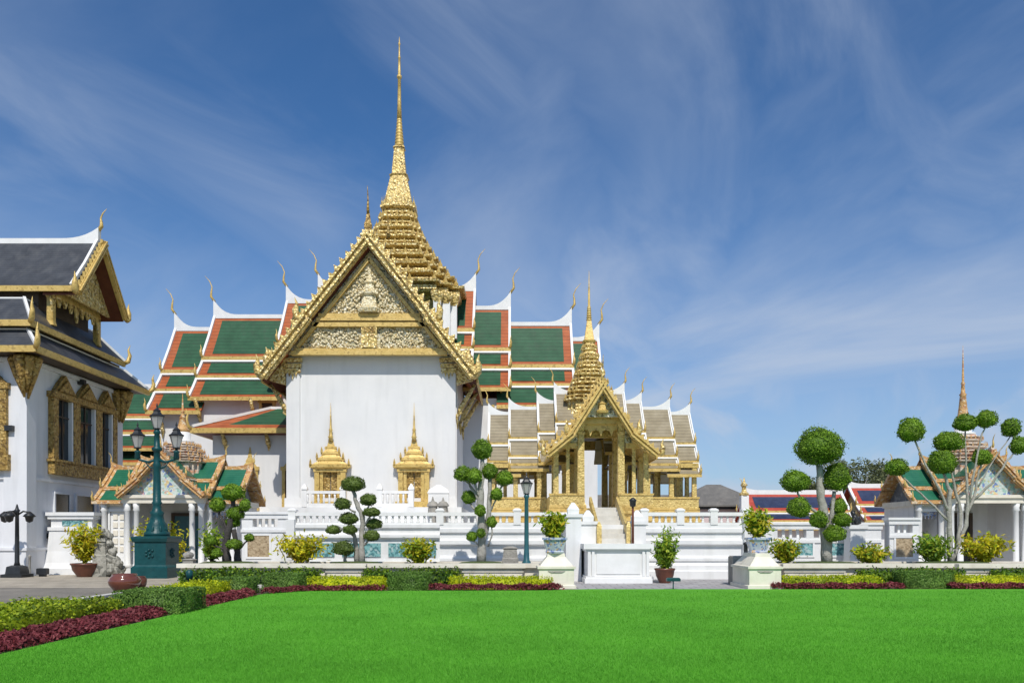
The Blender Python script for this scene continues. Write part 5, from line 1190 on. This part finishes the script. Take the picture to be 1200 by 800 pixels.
for k,(px,lb) in enumerate(((222,'grey stone ornament on a low block right of the teal lamp'),(598,'grey stone ornament on the planter left of the slim lamp'))):
    Y_ = 30.4 if k == 0 else 29.4; z_ = 0 if k == 0 else .66; x = X(px,Y_); m = MB()
    m.bevbox(x-.45+.15*k,x+.45-.15*k,Y_-.25,Y_+.25,z_-.01,z_+.2,.03); m.loftrect(x,Y_,[(z_+.2,.28,.18),(z_+.5+.4*(1-k),.24,.16),(z_+.55+.4*(1-k),.3,.2),(z_+.62+.4*(1-k),.1,.08)])
    if k == 0: rock(m,(x-.05,Y_,1.15),(.24,.18,.18),2); m.V = [(x+(v[0]-x)*.8, v[1], v[2]*.8) for v in m.V]
    tag(m.build('stone_ornament','greystone'),lb,'stone ornament')
# bronze lion statue near the right fence
x, y = X(1003,32.2), 32.3; m = MB()
LZ = 2.1
t = thing('lion_statue','dark seated lion statue on a pedestal by the right fence wall','statue',(x,y,0))
MB().loftrect(x,y,[(-.01,.4,.4),(.2,.4,.4),(.25,.33,.33),(1.9,.30,.30),(1.95,.38,.38),(2.1,.38,.38)]).build('pedestal','white',t)
m.tube([(x+.22,y,2.15),(x+.15,y,2.35),(x-.02,y,2.6),(x-.08,y,2.8)],[.2,.22,.18,.13],8); m.tube([(x-.06,y,2.72),(x-.12,y,2.88),(x-.18,y,2.93),(x-.27,y,2.88)],[.14,.17,.14,.07],8)
for s in (-.1,.1): m.tube([(x-.08,y+s,2.6),(x-.14,y+s,2.35),(x-.14,y+s,2.11),(x-.22,y+s,2.11)],[.07,.055,.05,.04],6); m.tube([(x+.2,y+s,2.3),(x+.05,y+s*1.5,2.28),(x+.08,y+s*1.5,2.12),(x-.02,y+s*1.5,2.11)],[.11,.08,.05,.04],6); m.tube([(x-.1,y+s,2.98),(x-.1,y+s*1.2,3.1)],[.05,.01],5)
m.tube([(x+.3,y,2.2),(x+.4,y,2.4),(x+.33,y,2.65)],[.04,.035,.05],6)
m.V = [(x+(v[0]-x)*.62, y+(v[1]-y)*.62, 2.1+(v[2]-2.1)*.62) for v in m.V]
m.build('lion','iron',t)

# ================================================================== FAR BUILDINGS AND TREES
t = thing('palace_hall','distant hall with green and orange stacked roof between palace building and throne hall','palace hall',(-30,66,0))
for rz,u1 in ((14.0,5.0),(12.9,6.2)):
    roof_tier(t,(-31,66,rz),(1,0,0),(0,1,0),-9,u1,[(0,0,2.4,-2.8),(2.3,-3.0,3.5,-4.2),(3.4,-4.4,4.8,-5.6)],'orange','green',fin=1.3,ends=(True,True),inset=.6)
MB().box(-39,-26,62.6,69.4,-.02,8).build('wall','white',t)
for k,(x0,x1,rz,y,lb) in enumerate(((22.0,31.5,5.75,76,'low distant gallery with red and navy roof behind the right fence wall'),(32.6,60,6.45,77.5,'higher distant gallery with red and navy roof behind the right gatehouse'))):
    t = thing('gallery',lb,'gallery',((x0+x1)/2,y,0),'red and navy roofed galleries')
    roof_tier(t,((x0+x1)/2,y,rz),(1,0,0),(0,1,0),-(x1-x0)/2,(x1-x0)/2,[(0,0,1.9,-1.75),(1.85,-1.95,2.9,-2.65),(2.8,-2.8,3.8,-3.35)],'redtile','navytile',fin=.9,ends=(True,True),inset=.8,upswept=.35,ridge_h=.3)
    MB().box(x0+.5,x1-.5,y-2.6,y+2.6,-.02,rz-2.9).build('wall','white',t)
t = thing('storehouse','distant low building with a grey hipped roof and pink wall right of the pavilion','building',(20.5,82,0))
MB().box(16.5,24.8,80,84,-.02,4.6).build('wall','pinkwall',t)
MB().loftrect(20.7,82,[(4.6,4.9,2.9),(4.75,4.9,2.9),(6.95,.7,.25)]).build('roof','greyroof',t)
MB().box(16.3,25.1,79.6,79.7,4.35,4.6).build('eave_shade_strip','iron',t)  # near-black strip stands in for the shade under the eave
t = thing('storehouse','distant long grey roofed building behind the pavilion columns','building',(10,88,0))
MB().box(-2,19,86,90,-.02,4.4).build('wall','pinkwall',t); MB().loftrect(8.5,88,[(4.4,11,3),(4.55,11,3),(6.2,9,.3)]).build('roof','greyroof',t)
t = thing('marker_post','white striped post with a golden finial in front of the low gallery','post',(X(872,60),60,0))
MB().cbox(X(872,60),60,.28,.28,-.02,4.7).build('post','trimwhite',t); f = MB(); f.lathe(X(872,60),60,[(4.7,.35),(4.85,.38),(5.0,.2),(5.4,.15),(5.5,.28),(5.7,.1),(6.1,.02)],10); f.build('finial','gold',t)
def fartree(x,y,h,r,label,seed):
    t = thing('tree',label,'tree',(x,y,0),'trees far behind the galleries'); rr = random.Random(seed)
    m = MB(); m.tube([(x,y,-.05),(x+.1,y,h*.35),(x,y,h*.7)],[.35,.28,.12],8)
    for k in range(4): a = k*1.6+seed; m.tube([(x,y,h*.35),(x+r*.4*math.cos(a),y+r*.4*math.sin(a),h*.6),(x+r*.7*math.cos(a),y+r*.7*math.sin(a),h*.8)],[.15,.09,.04],6)
    m.build('trunk','bark',t)
    l = Leaves()
    for k in range(13):
        a = rr.random()*6.28; q = rr.random()**.5*r*.8; zz_ = h*(.5+.42*rr.random()); s = r*(.28+.2*rr.random())
        l.cloud((x+q*math.cos(a),y+q*math.sin(a),zz_),(s,s,s*.75),330,.34,.2)
    l.build('crown','farleaf',t)
for k,(px,Y_,h,r,lb) in enumerate(((1003,95,10.8,4.0,'tallest far tree right of the big topiary crown'),(1030,99,9.8,3.6,'far tree just left of the right gatehouse'),(975,100,9.6,3.6,'far tree mostly hidden behind the big topiary crown'),(1050,104,9.2,3.4,'far tree peeping behind the left roof end of the right gatehouse'),(905,112,7.3,2.2,'small far tree top over the low red and navy gallery'),(1190,100,9.5,4,'far tree behind the right gatehouse at the photo edge'))):
    fartree(X(px,Y_),Y_,h*1.05,r,lb,k)
